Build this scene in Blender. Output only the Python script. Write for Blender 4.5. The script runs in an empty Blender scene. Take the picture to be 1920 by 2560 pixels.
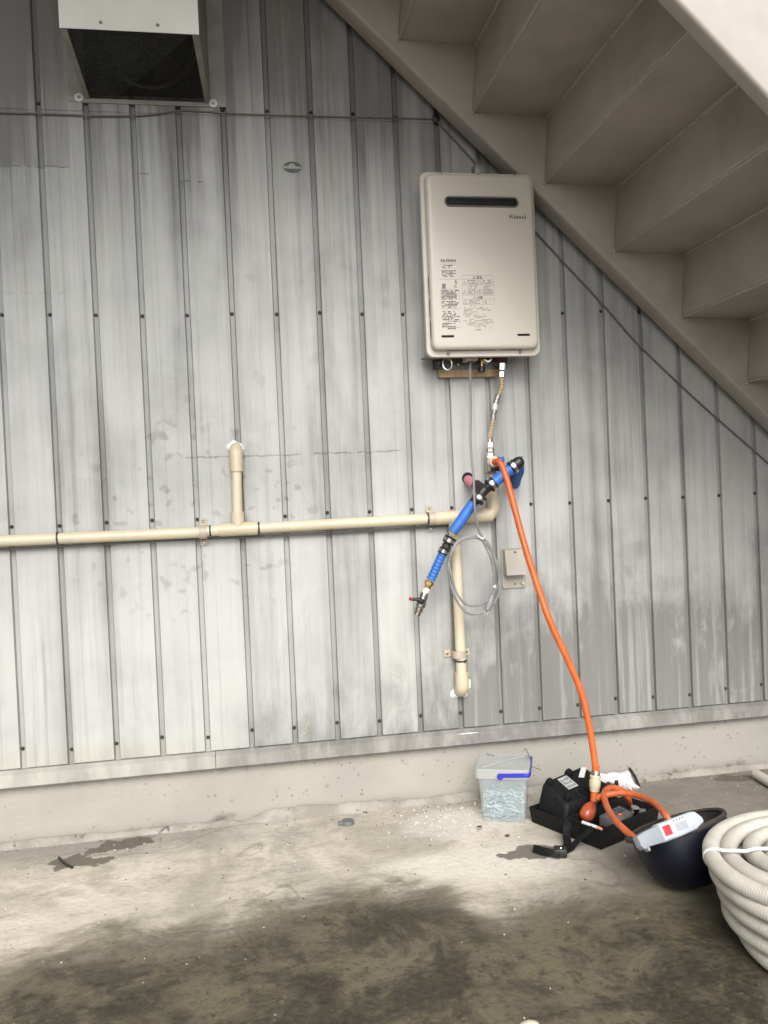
import bpy, bmesh, math, random
import numpy as np
from mathutils import Vector, Matrix
random.seed(7); rng = np.random.default_rng(7)
R_ = math.radians
sc = bpy.context.scene
col = sc.collection

# ------------------------------------------------------------------ camera
CAM = Vector((0.643, -2.4952, 1.0082))
YAW, PITCH, ROLL, FPX = 0.1683, -0.0166, -0.0432, 2080.0      # focal in pixels of a 1920x2560 picture
fw = Vector((math.sin(YAW)*math.cos(PITCH), math.cos(YAW)*math.cos(PITCH), math.sin(PITCH)))
rt0 = Vector((math.cos(YAW), -math.sin(YAW), 0)); up0 = rt0.cross(fw)
rt = rt0*math.cos(ROLL) + up0*math.sin(ROLL)
up = up0*math.cos(ROLL) - rt0*math.sin(ROLL)
cd = bpy.data.cameras.new('camera'); cam = bpy.data.objects.new('camera', cd); col.objects.link(cam)
cam.matrix_world = Matrix(((rt.x, up.x, -fw.x, CAM.x), (rt.y, up.y, -fw.y, CAM.y), (rt.z, up.z, -fw.z, CAM.z), (0, 0, 0, 1)))
cd.sensor_fit = 'VERTICAL'; cd.sensor_height = 24.0; cd.sensor_width = 18.0
cd.lens = 24.0*FPX/2560; cd.clip_start = 0.02; cd.clip_end = 500
sc.camera = cam

# ------------------------------------------------------------------ light: an overcast day
SUN_EL, SUN_AZ = R_(38), R_(188)
w = bpy.data.worlds.new('World'); sc.world = w; w.use_nodes = True
wn, wl = w.node_tree.nodes, w.node_tree.links; wn.clear()
wo = wn.new('ShaderNodeOutputWorld'); bg = wn.new('ShaderNodeBackground'); sky = wn.new('ShaderNodeTexSky')
hs = wn.new('ShaderNodeHueSaturation'); hs.inputs['Saturation'].default_value = 0.12
sky.sky_type = 'NISHITA'; sky.sun_disc = False; sky.sun_elevation = SUN_EL; sky.sun_rotation = SUN_AZ
wl.new(sky.outputs[0], hs.inputs['Color']); wl.new(hs.outputs[0], bg.inputs[0]); wl.new(bg.outputs[0], wo.inputs[0])
bg.inputs[1].default_value = 0.13
sl = bpy.data.lights.new('sun', 'SUN'); sun = bpy.data.objects.new('sun', sl); col.objects.link(sun)
sl.energy = 1.5; sl.angle = R_(35); sl.color = (1.0, 0.96, 0.9)
sd = Vector((math.sin(SUN_AZ)*math.cos(SUN_EL), math.cos(SUN_AZ)*math.cos(SUN_EL), math.sin(SUN_EL)))
sun.rotation_euler = sd.to_track_quat('Z', 'Y').to_euler()
vs = sc.view_settings
vs.view_transform = 'Standard'; vs.look = 'None'; vs.gamma = 1; vs.use_curve_mapping = False
vs.exposure = 1.42
sc.cycles.max_bounces = 8; sc.cycles.transparent_max_bounces = 12

# ------------------------------------------------------------------ helpers
G0 = 0.065                                                    # height of the ground
VIEWS = {'d': (0, 0, 1920, 1659), 'a': (0, 0, 960, 1659), 's': (960, 0, 960, 1659), 'h': (1000, 400, 400, 1580),
         'm': (960, 880, 440, 1659), 'n': (960, 1300, 440, 1659), 'k': (1150, 1840, 770, 1659), 'q': (1320, 1900, 360, 1659),
         'j': (1560, 1980, 260, 1659), 'u': (1060, 860, 260, 1659), 'p': (0, 1060, 960, 1659)}
def ray(view, x, y):
    ox, oy, ww, n = VIEWS[view]; k = ww/n
    px, py = ox+x*k, oy+y*k
    return fw + rt*((px-960)/FPX) - up*((py-1280)/FPX)
def at(view, x, y, Y):                                        # the point of the upright plane y = Y
    d = ray(view, x, y); return CAM + d*((Y-CAM.y)/d.y)
def on(view, x, y, Z=G0):                                     # the point of the level plane z = Z
    d = ray(view, x, y); return CAM + d*((Z-CAM.z)/d.z)

def catmull(P, n=8):
    P = [Vector(p) for p in P]
    Q = [P[0]*2-P[1]] + P + [P[-1]*2-P[-2]]
    out = []
    for i in range(1, len(Q)-2):
        for k in range(n):
            t = k/n
            a, b, c, d = Q[i-1:i+3]
            out.append(0.5*((2*b)+(c-a)*t+(2*a-5*b+4*c-d)*t*t+(3*b-a-3*c+d)*t**3))
    out.append(P[-1]); return out

class MB:
    def __init__(s): s.v, s.f = [], []
    def add(s, V, F):
        o = len(s.v); s.v += [Vector(x) for x in V]; s.f += [tuple(o+i for i in f) for f in F]; return s
    def box(s, c, size, M=None):
        x, y, z = [k/2 for k in size]
        V = [Vector((a*x, b*y, d*z)) for a in (-1, 1) for b in (-1, 1) for d in (-1, 1)]
        if M is not None: V = [M @ p for p in V]
        c = Vector(c)
        return s.add([c+p for p in V], [(0, 1, 3, 2), (4, 6, 7, 5), (0, 4, 5, 1), (2, 3, 7, 6), (0, 2, 6, 4), (1, 5, 7, 3)])
    def hexa(s, V):                                           # eight corners: bottom four then top four, counter-clockwise from above
        return s.add(V, [(3, 2, 1, 0), (4, 5, 6, 7), (0, 1, 5, 4), (1, 2, 6, 5), (2, 3, 7, 6), (3, 0, 4, 7)])
    def tube(s, path, r, n=10, caps=True, closed=False):
        path = [Vector(p) for p in path]; m = len(path)
        rr = r if isinstance(r, (list, tuple)) else [r]*m
        t0 = (path[1]-path[0]).normalized()
        nrm = t0.orthogonal().normalized(); rings = []
        for i, p in enumerate(path):
            a = path[max(i-1, 0)]; b = path[min(i+1, m-1)]
            t = (b-a)
            t = t.normalized() if t.length > 1e-9 else t0
            nrm = (nrm - t*nrm.dot(t)); nrm = nrm.normalized() if nrm.length > 1e-6 else t.orthogonal().normalized()
            bn = t.cross(nrm)
            rings.append([p+(nrm*math.cos(q)+bn*math.sin(q))*rr[i] for q in [2*math.pi*k/n for k in range(n)]])
        V = [p for rg in rings for p in rg]; F = []
        for i in range(m-1):
            for k in range(n):
                F.append((i*n+k, i*n+(k+1) % n, (i+1)*n+(k+1) % n, (i+1)*n+k))
        if caps: F.append(tuple(range(n-1, -1, -1))); F.append(tuple((m-1)*n+k for k in range(n)))
        return s.add(V, F)
    def cyl(s, p0, p1, r0, r1=None, n=16):
        return s.tube([p0, p1], [r0, r0 if r1 is None else r1], n)
    def lathe(s, p0, p1, prof, n=16):                         # prof: (fraction along the axis, radius)
        p0, p1 = Vector(p0), Vector(p1)
        # equal positions need a hair of distance so that the frame stays defined
        ax = (p1-p0).normalized(); nn = ax.orthogonal().normalized(); bn = ax.cross(nn)
        V, F = [], []
        for t, r in prof:
            c = p0.lerp(p1, t)
            V += [c+(nn*math.cos(q)+bn*math.sin(q))*r for q in [2*math.pi*k/n for k in range(n)]]
        for i in range(len(prof)-1):
            for k in range(n): F.append((i*n+k, i*n+(k+1) % n, (i+1)*n+(k+1) % n, (i+1)*n+k))
        F.append(tuple(range(n-1, -1, -1))); F.append(tuple((len(prof)-1)*n+k for k in range(n)))
        return s.add(V, F)
    def prism(s, poly, vec):                                  # poly: list of points, vec: extrusion
        n = len(poly); P = [Vector(p) for p in poly]; vec = Vector(vec)
        F = [tuple(range(n-1, -1, -1)), tuple(range(n, 2*n))] + [(i, (i+1) % n, n+(i+1) % n, n+i) for i in range(n)]
        return s.add(P+[p+vec for p in P], F)
    def ball(s, c, r, n=12, m=8, M=None):
        r = r if isinstance(r, (tuple, list)) else (r, r, r); c = Vector(c); V, F = [], []
        for i in range(1, m):
            th = math.pi*i/m
            for k in range(n):
                ph = 2*math.pi*k/n
                p = Vector((r[0]*math.sin(th)*math.cos(ph), r[1]*math.sin(th)*math.sin(ph), r[2]*math.cos(th)))
                V.append(c+(M @ p if M is not None else p))
        a, b = Vector((0, 0, r[2])), Vector((0, 0, -r[2]))
        if M is not None: a, b = M @ a, M @ b
        V += [c+a, c+b]; t, u = len(V)-2, len(V)-1
        for i in range(m-2):
            for k in range(n): F.append((i*n+k, (i+1)*n+k, (i+1)*n+(k+1) % n, i*n+(k+1) % n))
        for k in range(n): F.append((t, k, (k+1) % n)); F.append((u, (m-2)*n+(k+1) % n, (m-2)*n+k))
        return s.add(V, F)
    def mesh(s, name, mat, bevel=0, segs=2, ang=35, off=Vector((0, 0, 0)), fix=True):
        me = bpy.data.meshes.new(name)
        me.from_pydata([tuple(p-off) for p in s.v], [], s.f)
        if bevel or fix:
            bm = bmesh.new(); bm.from_mesh(me)
            bmesh.ops.recalc_face_normals(bm, faces=bm.faces)
            if bevel:
                ed = [e for e in bm.edges if len(e.link_faces) == 2 and e.calc_face_angle(0) > R_(25)]
                bmesh.ops.bevel(bm, geom=ed, offset=bevel, segments=segs, profile=0.5, affect='EDGES', clamp_overlap=True)
            bm.to_mesh(me); bm.free()
        for p in me.polygons: p.use_smooth = True
        me.set_sharp_from_angle(angle=R_(ang))
        me.materials.append(mat); return me
    def part(s, name, mat, parent=None, **k):
        off = ROOT.get(parent.name, Vector()) if parent is not None else Vector()
        o = bpy.data.objects.new(name, s.mesh(name, mat, off=off, **k)); col.objects.link(o)
        if parent is not None: o.parent = parent
        ROOT[o.name] = off
        return o
ROOT = {}
def tag(o, label=None, cat=None, group=None, kind=None):
    if label: o['label'] = label
    if cat: o['category'] = cat
    if group: o['group'] = group
    if kind: o['kind'] = kind
    return o
def thing(name, label, cat, loc, group=None):
    o = bpy.data.objects.new(name, None); col.objects.link(o); o.location = Vector(loc); o.empty_display_size = .05
    ROOT[o.name] = Vector(loc); return tag(o, label, cat, group)
def solo(mb, name, label, cat, mat, loc=None, group=None, **k):   # a thing that is one mesh
    loc = Vector(loc) if loc is not None else sum(mb.v, Vector())/len(mb.v)
    o = bpy.data.objects.new(name, mb.mesh(name, mat, off=loc, **k)); col.objects.link(o); o.location = loc
    ROOT[o.name] = loc; return tag(o, label, cat, group)
def copy_part(src, loc, parent):
    c = src.copy(); col.objects.link(c); c.parent = parent; c.location = loc; return c
def text_part(name, body, size, loc, mat, parent, bold=0.0, sx=1.0):
    cu = bpy.data.curves.new(name, 'FONT'); cu.body = body; cu.size = size; cu.offset = bold; cu.extrude = 0.00015; cu.resolution_u = 3
    t = bpy.data.objects.new(name, cu); col.objects.link(t)
    dg = bpy.context.evaluated_depsgraph_get(); me = bpy.data.meshes.new_from_object(t.evaluated_get(dg))
    bpy.data.objects.remove(t); bpy.data.curves.remove(cu)
    off = ROOT[parent.name]; loc = Vector(loc)
    M = Matrix.Translation(loc-off) @ Matrix.Rotation(math.pi/2, 4, 'X') @ Matrix.Diagonal((sx, 1, 1, 1))
    me.transform(M); me.materials.clear(); me.materials.append(mat); me.name = name
    o = bpy.data.objects.new(name, me); col.objects.link(o); o.parent = parent; return o

# ------------------------------------------------------------------ materials
class NT:
    def __init__(s, name):
        s.m = bpy.data.materials.new(name); s.m.use_nodes = True; s.t = s.m.node_tree; s.N = s.t.nodes; s.N.clear()
        s.out = s.N.new('ShaderNodeOutputMaterial'); s.b = s.N.new('ShaderNodeBsdfPrincipled'); s.t.links.new(s.b.outputs[0], s.out.inputs[0])
        s._pos = None
    def set(s, sock, v):
        if hasattr(v, 'is_linked') or isinstance(v, bpy.types.NodeSocket): s.t.links.new(v, sock)
        else:
            if sock.type == 'RGBA' and len(v) == 3: v = (*v, 1)
            sock.default_value = v
    def pos(s):
        if s._pos is None: s._pos = s.N.new('ShaderNodeNewGeometry').outputs['Position']
        return s._pos
    def xyz(s):
        n = s.N.new('ShaderNodeSeparateXYZ'); s.set(n.inputs[0], s.pos()); return n.outputs
    def math(s, op, a, b=0.0, clamp=False):
        n = s.N.new('ShaderNodeMath'); n.operation = op; n.use_clamp = clamp; s.set(n.inputs[0], a); s.set(n.inputs[1], b); return n.outputs[0]
    def add(s, a, b): return s.math('ADD', a, b)
    def sub(s, a, b): return s.math('SUBTRACT', a, b)
    def mul(s, a, b): return s.math('MULTIPLY', a, b)
    def mx(s, a, b): return s.math('MAXIMUM', a, b)
    def step(s, v, a, b, c=0.0, d=1.0):
        n = s.N.new('ShaderNodeMapRange'); n.interpolation_type = 'SMOOTHSTEP'; n.clamp = True
        s.set(n.inputs[0], v); n.inputs[1].default_value = a; n.inputs[2].default_value = b; n.inputs[3].default_value = c; n.inputs[4].default_value = d
        return n.outputs[0]
    def scale(s, v):
        n = s.N.new('ShaderNodeVectorMath'); n.operation = 'MULTIPLY'; s.set(n.inputs[0], s.pos()); n.inputs[1].default_value = v; return n.outputs[0]
    def noise(s, scale=5.0, detail=4.0, rough=.55, vec=None, dist=0.0):
        n = s.N.new('ShaderNodeTexNoise'); n.inputs['Scale'].default_value = scale; n.inputs['Detail'].default_value = detail
        n.inputs['Roughness'].default_value = rough; n.inputs['Distortion'].default_value = dist
        s.set(n.inputs['Vector'], s.pos() if vec is None else (s.scale(vec) if isinstance(vec, tuple) else vec)); return n.outputs[0]
    def vor(s, scale, vec=None):
        n = s.N.new('ShaderNodeTexVoronoi'); n.inputs['Scale'].default_value = scale; s.set(n.inputs['Vector'], s.pos() if vec is None else s.scale(vec)); return n.outputs[0]
    def mix(s, f, a, b, mode='MIX'):
        n = s.N.new('ShaderNodeMix'); n.data_type = 'RGBA'; n.blend_type = mode
        s.set(n.inputs[0], f); s.set(n.inputs[6], a); s.set(n.inputs[7], b); return n.outputs[2]
    def bump(s, h, strength=.3, dist=.002):
        n = s.N.new('ShaderNodeBump'); n.inputs['Strength'].default_value = strength; n.inputs['Distance'].default_value = dist
        s.set(n.inputs['Height'], h); s.set(s.b.inputs['Normal'], n.outputs[0])
    def blob(s, x, y, rx, ry, ax='xy', wob=.35, soft=.35):     # soft uneven patch, 1 inside
        o = s.xyz(); a = o[0]; b = o[1] if ax == 'xy' else o[2]
        dx = s.math('DIVIDE', s.sub(a, x), rx); dy = s.math('DIVIDE', s.sub(b, y), ry)
        r = s.math('SQRT', s.add(s.mul(dx, dx), s.mul(dy, dy)))
        r = s.add(r, s.mul(s.sub(s.noise(9.0/max(min(rx*10, 2), .3), 4), .5), wob*2))
        return s.step(r, 1+soft/2, 1-soft/2)
    def done(s, color, rough, metal=0.0, spec=.5, k=1.0):
        if k != 1.0: color = s.mix(1.0, color, (k, k, k), 'MULTIPLY')
        s.set(s.b.inputs['Base Color'], color); s.set(s.b.inputs['Roughness'], rough); s.set(s.b.inputs['Metallic'], metal)
        s.set(s.b.inputs['Specular IOR Level'], spec); return s.m
def plain(name, c, rough=.5, metal=0.0, var=.12, scale=30.0, bump=.08, spec=.5, dirt=0.0, dirtc=(.12, .11, .1)):
    if not metal and 'steel paint' not in name: c = tuple(q*.76 for q in c); dirtc = tuple(q*.8 for q in dirtc)
    t = NT(name); n = t.noise(scale, 5); f = t.step(n, .3, .7)
    a = tuple(k*(1-var) for k in c); b = tuple(min(1, k*(1+var)) for k in c)
    cc = t.mix(f, a, b)
    if dirt: cc = t.mix(t.mul(t.step(t.noise(scale*.35, 6, .65), .5, .68), dirt), cc, dirtc)
    if bump: t.bump(t.noise(scale*6, 3), bump, .001)
    return t.done(cc, t.add(rough-.06, t.mul(n, .12)), metal, spec)

# weathered painted sheet metal of the wall
def wall_material(name, clean, dirty_shaded, groove=0.0, edges=False):
    t = NT(name); x, y, z = t.xyz()
    s1 = t.noise(1.0, 5, .55, vec=(13, 3, .55)); s2 = t.noise(1.0, 4, .6, vec=(48, 3, 1.1)); s3 = t.noise(1.0, 3, .6, vec=(120, 3, 3.0))
    bl = t.noise(2.4, 5, .6)
    d = t.add(t.mul(t.step(s1, .46, .72), .30), .035)
    d = t.add(d, t.mul(t.step(s2, .5, .74), .22)); d = t.add(d, t.mul(t.step(s3, .5, .76), .10))
    d = t.add(d, t.mul(t.step(bl, .42, .70), .22)); d = t.add(d, t.mul(t.step(t.noise(1.0, 5, .6, vec=(5, 3, 2.2), dist=.8), .48, .68), .15))
    d = t.add(d, t.mul(t.step(t.add(z, t.mul(t.sub(s1, .5), .5)), 1.65, 2.45), .52))  # darker towards the top: streaked grime plus painted-in overhead shade
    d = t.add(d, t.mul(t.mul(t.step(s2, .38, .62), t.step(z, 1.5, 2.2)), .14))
    # grime creeping up from the foot of the wall, long dark runs to the right
    reach = t.add(t.mul(t.step(x, .45, 1.75), .33), t.mul(t.step(x, 1.15, 1.35), .06))
    zz = t.sub(t.sub(z, .27), reach)
    zz = t.add(zz, t.mul(t.sub(s1, .5), .40)); zz = t.add(zz, t.mul(t.sub(s2, .5), .36)); zz = t.add(zz, t.mul(t.sub(s3, .5), .18)); zz = t.add(zz, t.mul(t.sub(t.noise(4, 7, .68, dist=.5), .5), .52))
    gr = t.mul(t.mul(t.step(zz, .30, -.42), t.step(t.noise(1.0, 6, .68, vec=(14, 6, 5), dist=.6), .30, .62, .45, 1.15)), t.step(x, .35, 1.1, .18, .92))
    d = t.add(d, gr)
    # rain spots and blotches left of the small riser
    sp = t.mul(t.step(t.noise(26, 2, .4), .60, .68), t.blob(.50, .98, .34, .30, 'xz'))
    d = t.add(d, t.mul(sp, .24))
    sp2 = t.mul(t.step(t.noise(15, 3, .5), .60, .70), t.blob(.85, 1.45, .5, .35, 'xz'))
    d = t.add(d, t.mul(sp2, .12))
    # dried tide lines of dirt
    wob = t.mul(t.sub(t.noise(30, 4, .7), .5), .02)
    for (zl, x0, x1, aa) in ((1.150, .47, 1.13, .40), (1.985, -1, .21, .5), (1.952, .50, .575, .55), (1.972, .385, .44, .4), (1.63, .0, .2, .12)):
        q = t.math('ABSOLUTE', t.sub(t.add(z, wob), zl))
        ln = t.mul(t.step(q, .0035, .0008), t.mul(t.step(x, x0, x0+.01), t.step(x, x1, x1-.01)))
        ln = t.mul(ln, t.step(t.noise(40, 2, .5), .35, .55))
        d = t.add(d, t.mul(ln, aa))
    if edges:                                                  # dirt held in the corner beside each groove
        oc = t.N.new('ShaderNodeTexCoord').outputs['Object']; sp_ = t.N.new('ShaderNodeSeparateXYZ'); t.set(sp_.inputs[0], oc)
        q = t.math('ABSOLUTE', t.sub(sp_.outputs[0], .064))
        d = t.add(d, t.mul(t.mul(t.step(q, .0553, .0568), t.step(t.noise(1.0, 4, .6, vec=(9, 9, 2.2)), .3, .6, .05, 1)), .25))
    up_ = t.mul(t.step(z, 1.983, 1.99), t.step(x, .21, .2)); d = t.add(d, t.mul(up_, .20))
    dr = t.mul(t.mul(t.step(z, 1.90, 1.985), t.step(z, 1.99, 1.984)), t.mul(t.step(x, .21, .2), t.step(s3, .5, .7))); d = t.add(d, t.mul(dr, .18))
    inf = t.N.new('ShaderNodeObjectInfo'); d = t.add(d, t.mul(t.sub(inf.outputs['Random'], .5), .09))
    d = t.add(d, t.mul(t.step(x, .85, 1.9), .13))  # darker to the right: grime plus stair shade put into the colour
    d = t.math('ADD', d, groove, clamp=True)
    d = t.math('MINIMUM', d, .80); d = t.sub(d, t.mul(t.mul(t.step(s2, .48, .34), gr), .28)); d = t.math('MAXIMUM', d, 0.0)
    base = t.mix(t.step(bl, .3, .7), clean, tuple(k*q for k, q in zip(clean, (.97, .985, 1.0))))
    warm = t.mul(t.step(z, .36, .31), t.step(x, .7, .3)); base = t.mix(t.mul(warm, .6), base, (.60, .57, .47))
    c = t.mix(d, base, dirty_shaded)
    c = t.mix(t.mul(t.step(s3, .64, .76), t.mul(gr, .5)), c, (.6, .6, .58))
    t.bump(t.add(t.mul(t.noise(6, 2), 1.0), t.mul(s3, .12)), .35, .006)
    return t.done(c, t.add(.48, t.mul(d, .25)), 0, .4, .74)
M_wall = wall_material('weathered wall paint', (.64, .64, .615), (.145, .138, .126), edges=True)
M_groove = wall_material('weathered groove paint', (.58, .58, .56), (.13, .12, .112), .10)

def flashing_material():
    t = NT('weathered galvanised flashing'); x, y, z = t.xyz()
    s = t.noise(1.0, 6, .65, vec=(16, 6, 5)); b = t.noise(5, 5, .6)
    left = t.step(x, .75, .2)
    c = t.mix(t.step(s, .35, .7), (.21, .20, .185), (.36, .35, .33))
    c = t.mix(left, c, t.mix(t.step(s, .35, .7), (.38, .37, .33), (.52, .50, .44)))
    c = t.mix(t.mul(t.step(b, .52, .66), .55), c, (.12, .115, .105))
    c = t.mix(t.step(t.noise(1.0, 3, .6, vec=(60, 5, 12)), .70, .78, 0, .6), c, (.62, .61, .58))
    t.bump(b, .2, .002); return t.done(c, .6, k=.8)
M_flash = flashing_material()

def plinth_material():
    t = NT('painted concrete base'); x, y, z = t.xyz()
    n = t.noise(3.5, 6, .6); f = t.noise(90, 3, .6)
    c = t.mix(t.step(n, .3, .72), (.55, .515, .45), (.46, .435, .385))
    c = t.mix(t.step(x, .6, 2.0, 0, .5), c, (.44, .42, .385))
    c = t.mix(t.mul(t.step(t.vor(11.0), .16, .10), t.step(t.noise(3, 2), .50, .58)), c, (.34, .32, .285))
    c = t.mix(t.mul(t.step(t.vor(52.0), .24, .16), t.step(t.noise(9, 2), .50, .6)), c, (.32, .295, .26))
    zz = t.add(z, t.mul(t.sub(t.noise(7, 6, .7), .5), .1))
    c = t.mix(t.step(zz, .115, .06, 0, .55), c, (.30, .275, .23))
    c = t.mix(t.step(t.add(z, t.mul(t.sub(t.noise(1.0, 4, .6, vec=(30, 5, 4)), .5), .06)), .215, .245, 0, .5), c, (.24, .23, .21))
    g = t.mul(t.step(zz, .10, .07), t.step(t.noise(6, 5, .65), .55, .66)); c = t.mix(t.mul(g, .7), c, (.12, .115, .085))
    t.bump(t.add(t.mul(f, .5), t.mul(t.noise(25, 5, .65), .9)), .45, .004); return t.done(c, .8, 0, .3, .64)
M_plinth = plinth_material()
def fillet_material():
    t = NT('crumbling mortar'); n = t.noise(9, 6, .65)
    c = t.mix(t.step(n, .35, .65), (.33, .30, .255), (.47, .445, .39)); c = t.mix(t.step(t.noise(22, 5, .7), .58, .68), c, (.13, .12, .1))
    t.bump(t.noise(60, 5, .7), .7, .006); return t.done(c, .85, 0, .3, .7)
M_fillet = fillet_material()

def ground_material():
    t = NT('stained concrete floor'); x, y, z = t.xyz()
    big = t.noise(2.2, 6, .6, dist=.5); mid = t.noise(9, 7, .65, dist=.3); fine = t.noise(60, 5, .65); dragged = t.noise(1.0, 6, .65, vec=(5, 17, 1), dist=.6)
    c = t.mix(t.step(big, .32, .68), (.46, .415, .34), (.70, .645, .545))
    c = t.mix(t.step(mid, .46, .72, 0, .55), c, (.38, .34, .28)); c = t.mix(t.step(t.noise(3.1, 5, .6, dist=1.2), .5, .64, 0, .55), c, (.36, .325, .27))
    c = t.mix(t.step(dragged, .52, .68, 0, .45), c, (.33, .30, .25))
    # greyer unpainted strip along the wall and greyer slab to the right
    c = t.mix(t.mul(t.step(t.add(y, t.mul(t.sub(big, .5), .3)), -.22, -.05), t.step(x, 1.0, .1, .1, .75)), c, (.30, .285, .265))
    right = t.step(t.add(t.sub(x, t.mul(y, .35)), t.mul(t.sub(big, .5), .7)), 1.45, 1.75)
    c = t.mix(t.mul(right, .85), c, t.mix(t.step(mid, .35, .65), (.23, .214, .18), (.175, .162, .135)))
    # white dust by the box, pale wash in front of it
    c = t.mix(t.mul(t.blob(1.21, -.17, .16, .10), .6), c, (.66, .63, .58))
    c = t.mix(t.mul(t.blob(1.20, -.45, .24, .10, wob=.6, soft=.9), .85), c, (.74, .69, .60))
    # the damp: its edge runs across the slab
    fc = t.N.new('ShaderNodeFloatCurve'); cv = fc.mapping.curves[0]
    pts = [(-.6, -.80), (.0, -.68), (.10, -.64), (.27, -.52), (.50, -.545), (.70, -.45), (.92, -.42), (1.06, -.47), (1.17, -.63), (1.33, -.62), (1.5, -.62), (1.75, -.66), (2.4, -.6)]
    P = [((a+.6)/3.0, (b+1)) for a, b in pts]
    cv.points[0].location = P[0]; cv.points[1].location = P[-1]
    for q in P[1:-1]: cv.points.new(*q)
    fc.mapping.update()
    t.set(fc.inputs['Value'], t.math('DIVIDE', t.add(x, .6), 3.0)); edge = t.sub(fc.outputs[0], 1.0)
    dd = t.sub(edge, y)                                            # metres inside the damp
    dn = t.add(dd, t.mul(t.sub(t.noise(4.5, 7, .72, dist=.6), .5), .42)); dn = t.add(dn, t.mul(t.sub(dragged, .5), .16))
    soft = t.step(dn, -.05, .13); hard = t.step(dn, .03, .24)
    damp = t.mix(t.step(mid, .34, .66), (.12, .103, .068), (.22, .19, .13))
    deep = t.mix(t.step(t.noise(4.5, 8, .72, dist=.5), .42, .60), (.028, .0235, .0135), (.155, .132, .080))
    deep = t.mix(t.step(t.noise(17, 6, .7, dist=.4), .52, .66, 0, .8), deep, (.024, .020, .012))
    deep = t.mix(t.step(t.noise(30, 6, .7), .60, .74, 0, .6), deep, (.23, .195, .125))
    c = t.mix(t.mul(soft, .8), c, damp); c = t.mix(t.mul(hard, .92), c, deep)
    # hairline cracks and trowel marks
    ck = t.math('ABSOLUTE', t.sub(t.noise(1.5, 3, .5, dist=.2), .5)); ck = t.mul(t.step(ck, .005, .0015), t.step(t.noise(1.7, 3), .48, .58))
    c = t.mix(t.mul(ck, .3), c, (.12, .105, .085))
    tw_ = t.math('ABSOLUTE', t.sub(t.noise(1.0, 4, .6, vec=(7, 26, 1), dist=.4), .5)); tw_ = t.mul(t.step(tw_, .02, .004), t.step(t.noise(4, 3), .5, .62))
    c = t.mix(t.mul(tw_, .28), c, (.12, .105, .08))
    mot = t.step(t.noise(48, 9, .75, dist=.3), .54, .64); c = t.mix(t.mul(t.mul(mot, hard), .7), c, (.020, .017, .011))
    mo2 = t.step(t.noise(36, 9, .8, dist=.5), .58, .67); c = t.mix(t.mul(t.mul(mo2, hard), .6), c, (.26, .22, .15))
    # wet spots
    spots = [(.26, -.075, .075, .045), (.16, -.15, .065, .04), (1.36, -.42, .08, .035), (2.16, -.075, .07, .035)]
    wet = None
    for (a, b, rx, ry) in spots:
        q = t.blob(a, b, rx, ry, wob=1.9, soft=.2); wet = q if wet is None else t.mx(wet, q)
    c = t.mix(t.mul(wet, .85), c, (.115, .10, .075))
    # specks
    c = t.mix(t.mul(t.step(t.vor(38.0), .13, .07), t.step(t.noise(14, 2), .55, .62)), c, (.10, .085, .065))
    c = t.mix(t.mul(t.step(t.vor(30.0, (1, 1.3, 1)), .10, .05), t.step(t.noise(11, 2), .57, .63)), c, (.66, .62, .55))
    c = t.mix(t.mul(t.step(fine, .35, .7), t.add(.14, t.mul(hard, .3))), c, (.10, .09, .07))
    t.bump(t.add(t.mul(fine, .6), t.mul(mid, 1.0)), .55, .007)
    rgh = t.sub(t.sub(.82, t.mul(hard, .10)), t.mul(wet, .3))
    return t.done(c, t.add(rgh, t.mul(t.sub(mid, .5), .25)), 0, .3, .84)
M_ground = ground_material()

M_paint = plain('beige brown steel paint', (.37, .337, .302), .45, var=.08, scale=7, bump=.12, spec=.4, dirt=.3, dirtc=(.2, .175, .15))
M_weld = plain('pale weld bead of steel paint', (.37, .335, .295), .5, var=.15, scale=90)
M_pvc = plain('cream plastic pipe', (.74, .65, .47), .38, var=.04, scale=9, bump=.03, dirt=.22, dirtc=(.45, .39, .28))
M_pvc2 = plain('cream plastic fitting', (.68, .59, .42), .36, var=.04, scale=14, bump=.04, dirt=.2, dirtc=(.4, .34, .24))
M_saddle = plain('pinkish pipe clamp', (.56, .47, .37), .45, var=.05, scale=20)
M_heater = plain('beige enamel cover', (.74, .675, .59), .33, var=.02, scale=5, bump=.03)
M_heatin = plain('beige inner case', (.48, .43, .37), .45, var=.04, scale=10)
M_black = plain('black plastic', (.018, .018, .019), .42, var=.3, scale=40, bump=.15)
M_blackm = plain('matt black case', (.008, .008, .0085), .6, var=.4, scale=60, bump=.3, spec=.22)
M_dark = plain('dark void', (.006, .006, .006), .8, var=.2, bump=0)
M_steel = plain('bright steel', (.62, .61, .59), .26, 1.0, var=.1, scale=60)
M_chrome = plain('chrome', (.75, .75, .74), .12, 1.0, var=.05, scale=40, bump=0)
M_galv = plain('dull galvanised steel', (.30, .30, .29), .5, .6, var=.2, scale=40, dirt=.3)
M_screw = plain('dark screw head', (.065, .058, .052), .5, .5, var=.4, scale=200)
M_brass = plain('brass', (.45, .31, .10), .32, 1.0, var=.15, scale=60)
M_nickel = plain('worn nickel', (.40, .37, .33), .3, 1.0, var=.2, scale=80, dirt=.3)
M_blue = plain('blue sleeve', (.035, .17, .60), .5, var=.1, scale=30, bump=.2)
M_blued = plain('blue foam sleeve', (.028, .13, .44), .6, var=.15, scale=30, bump=.25)
M_pink = plain('pink sleeve', (.85, .30, .36), .5, var=.08, scale=30, bump=.1)
M_orange = plain('orange hose rubber', (.72, .135, .022), .42, var=.14, scale=25, bump=.15, dirt=.5, dirtc=(.40, .13, .055))
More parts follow.
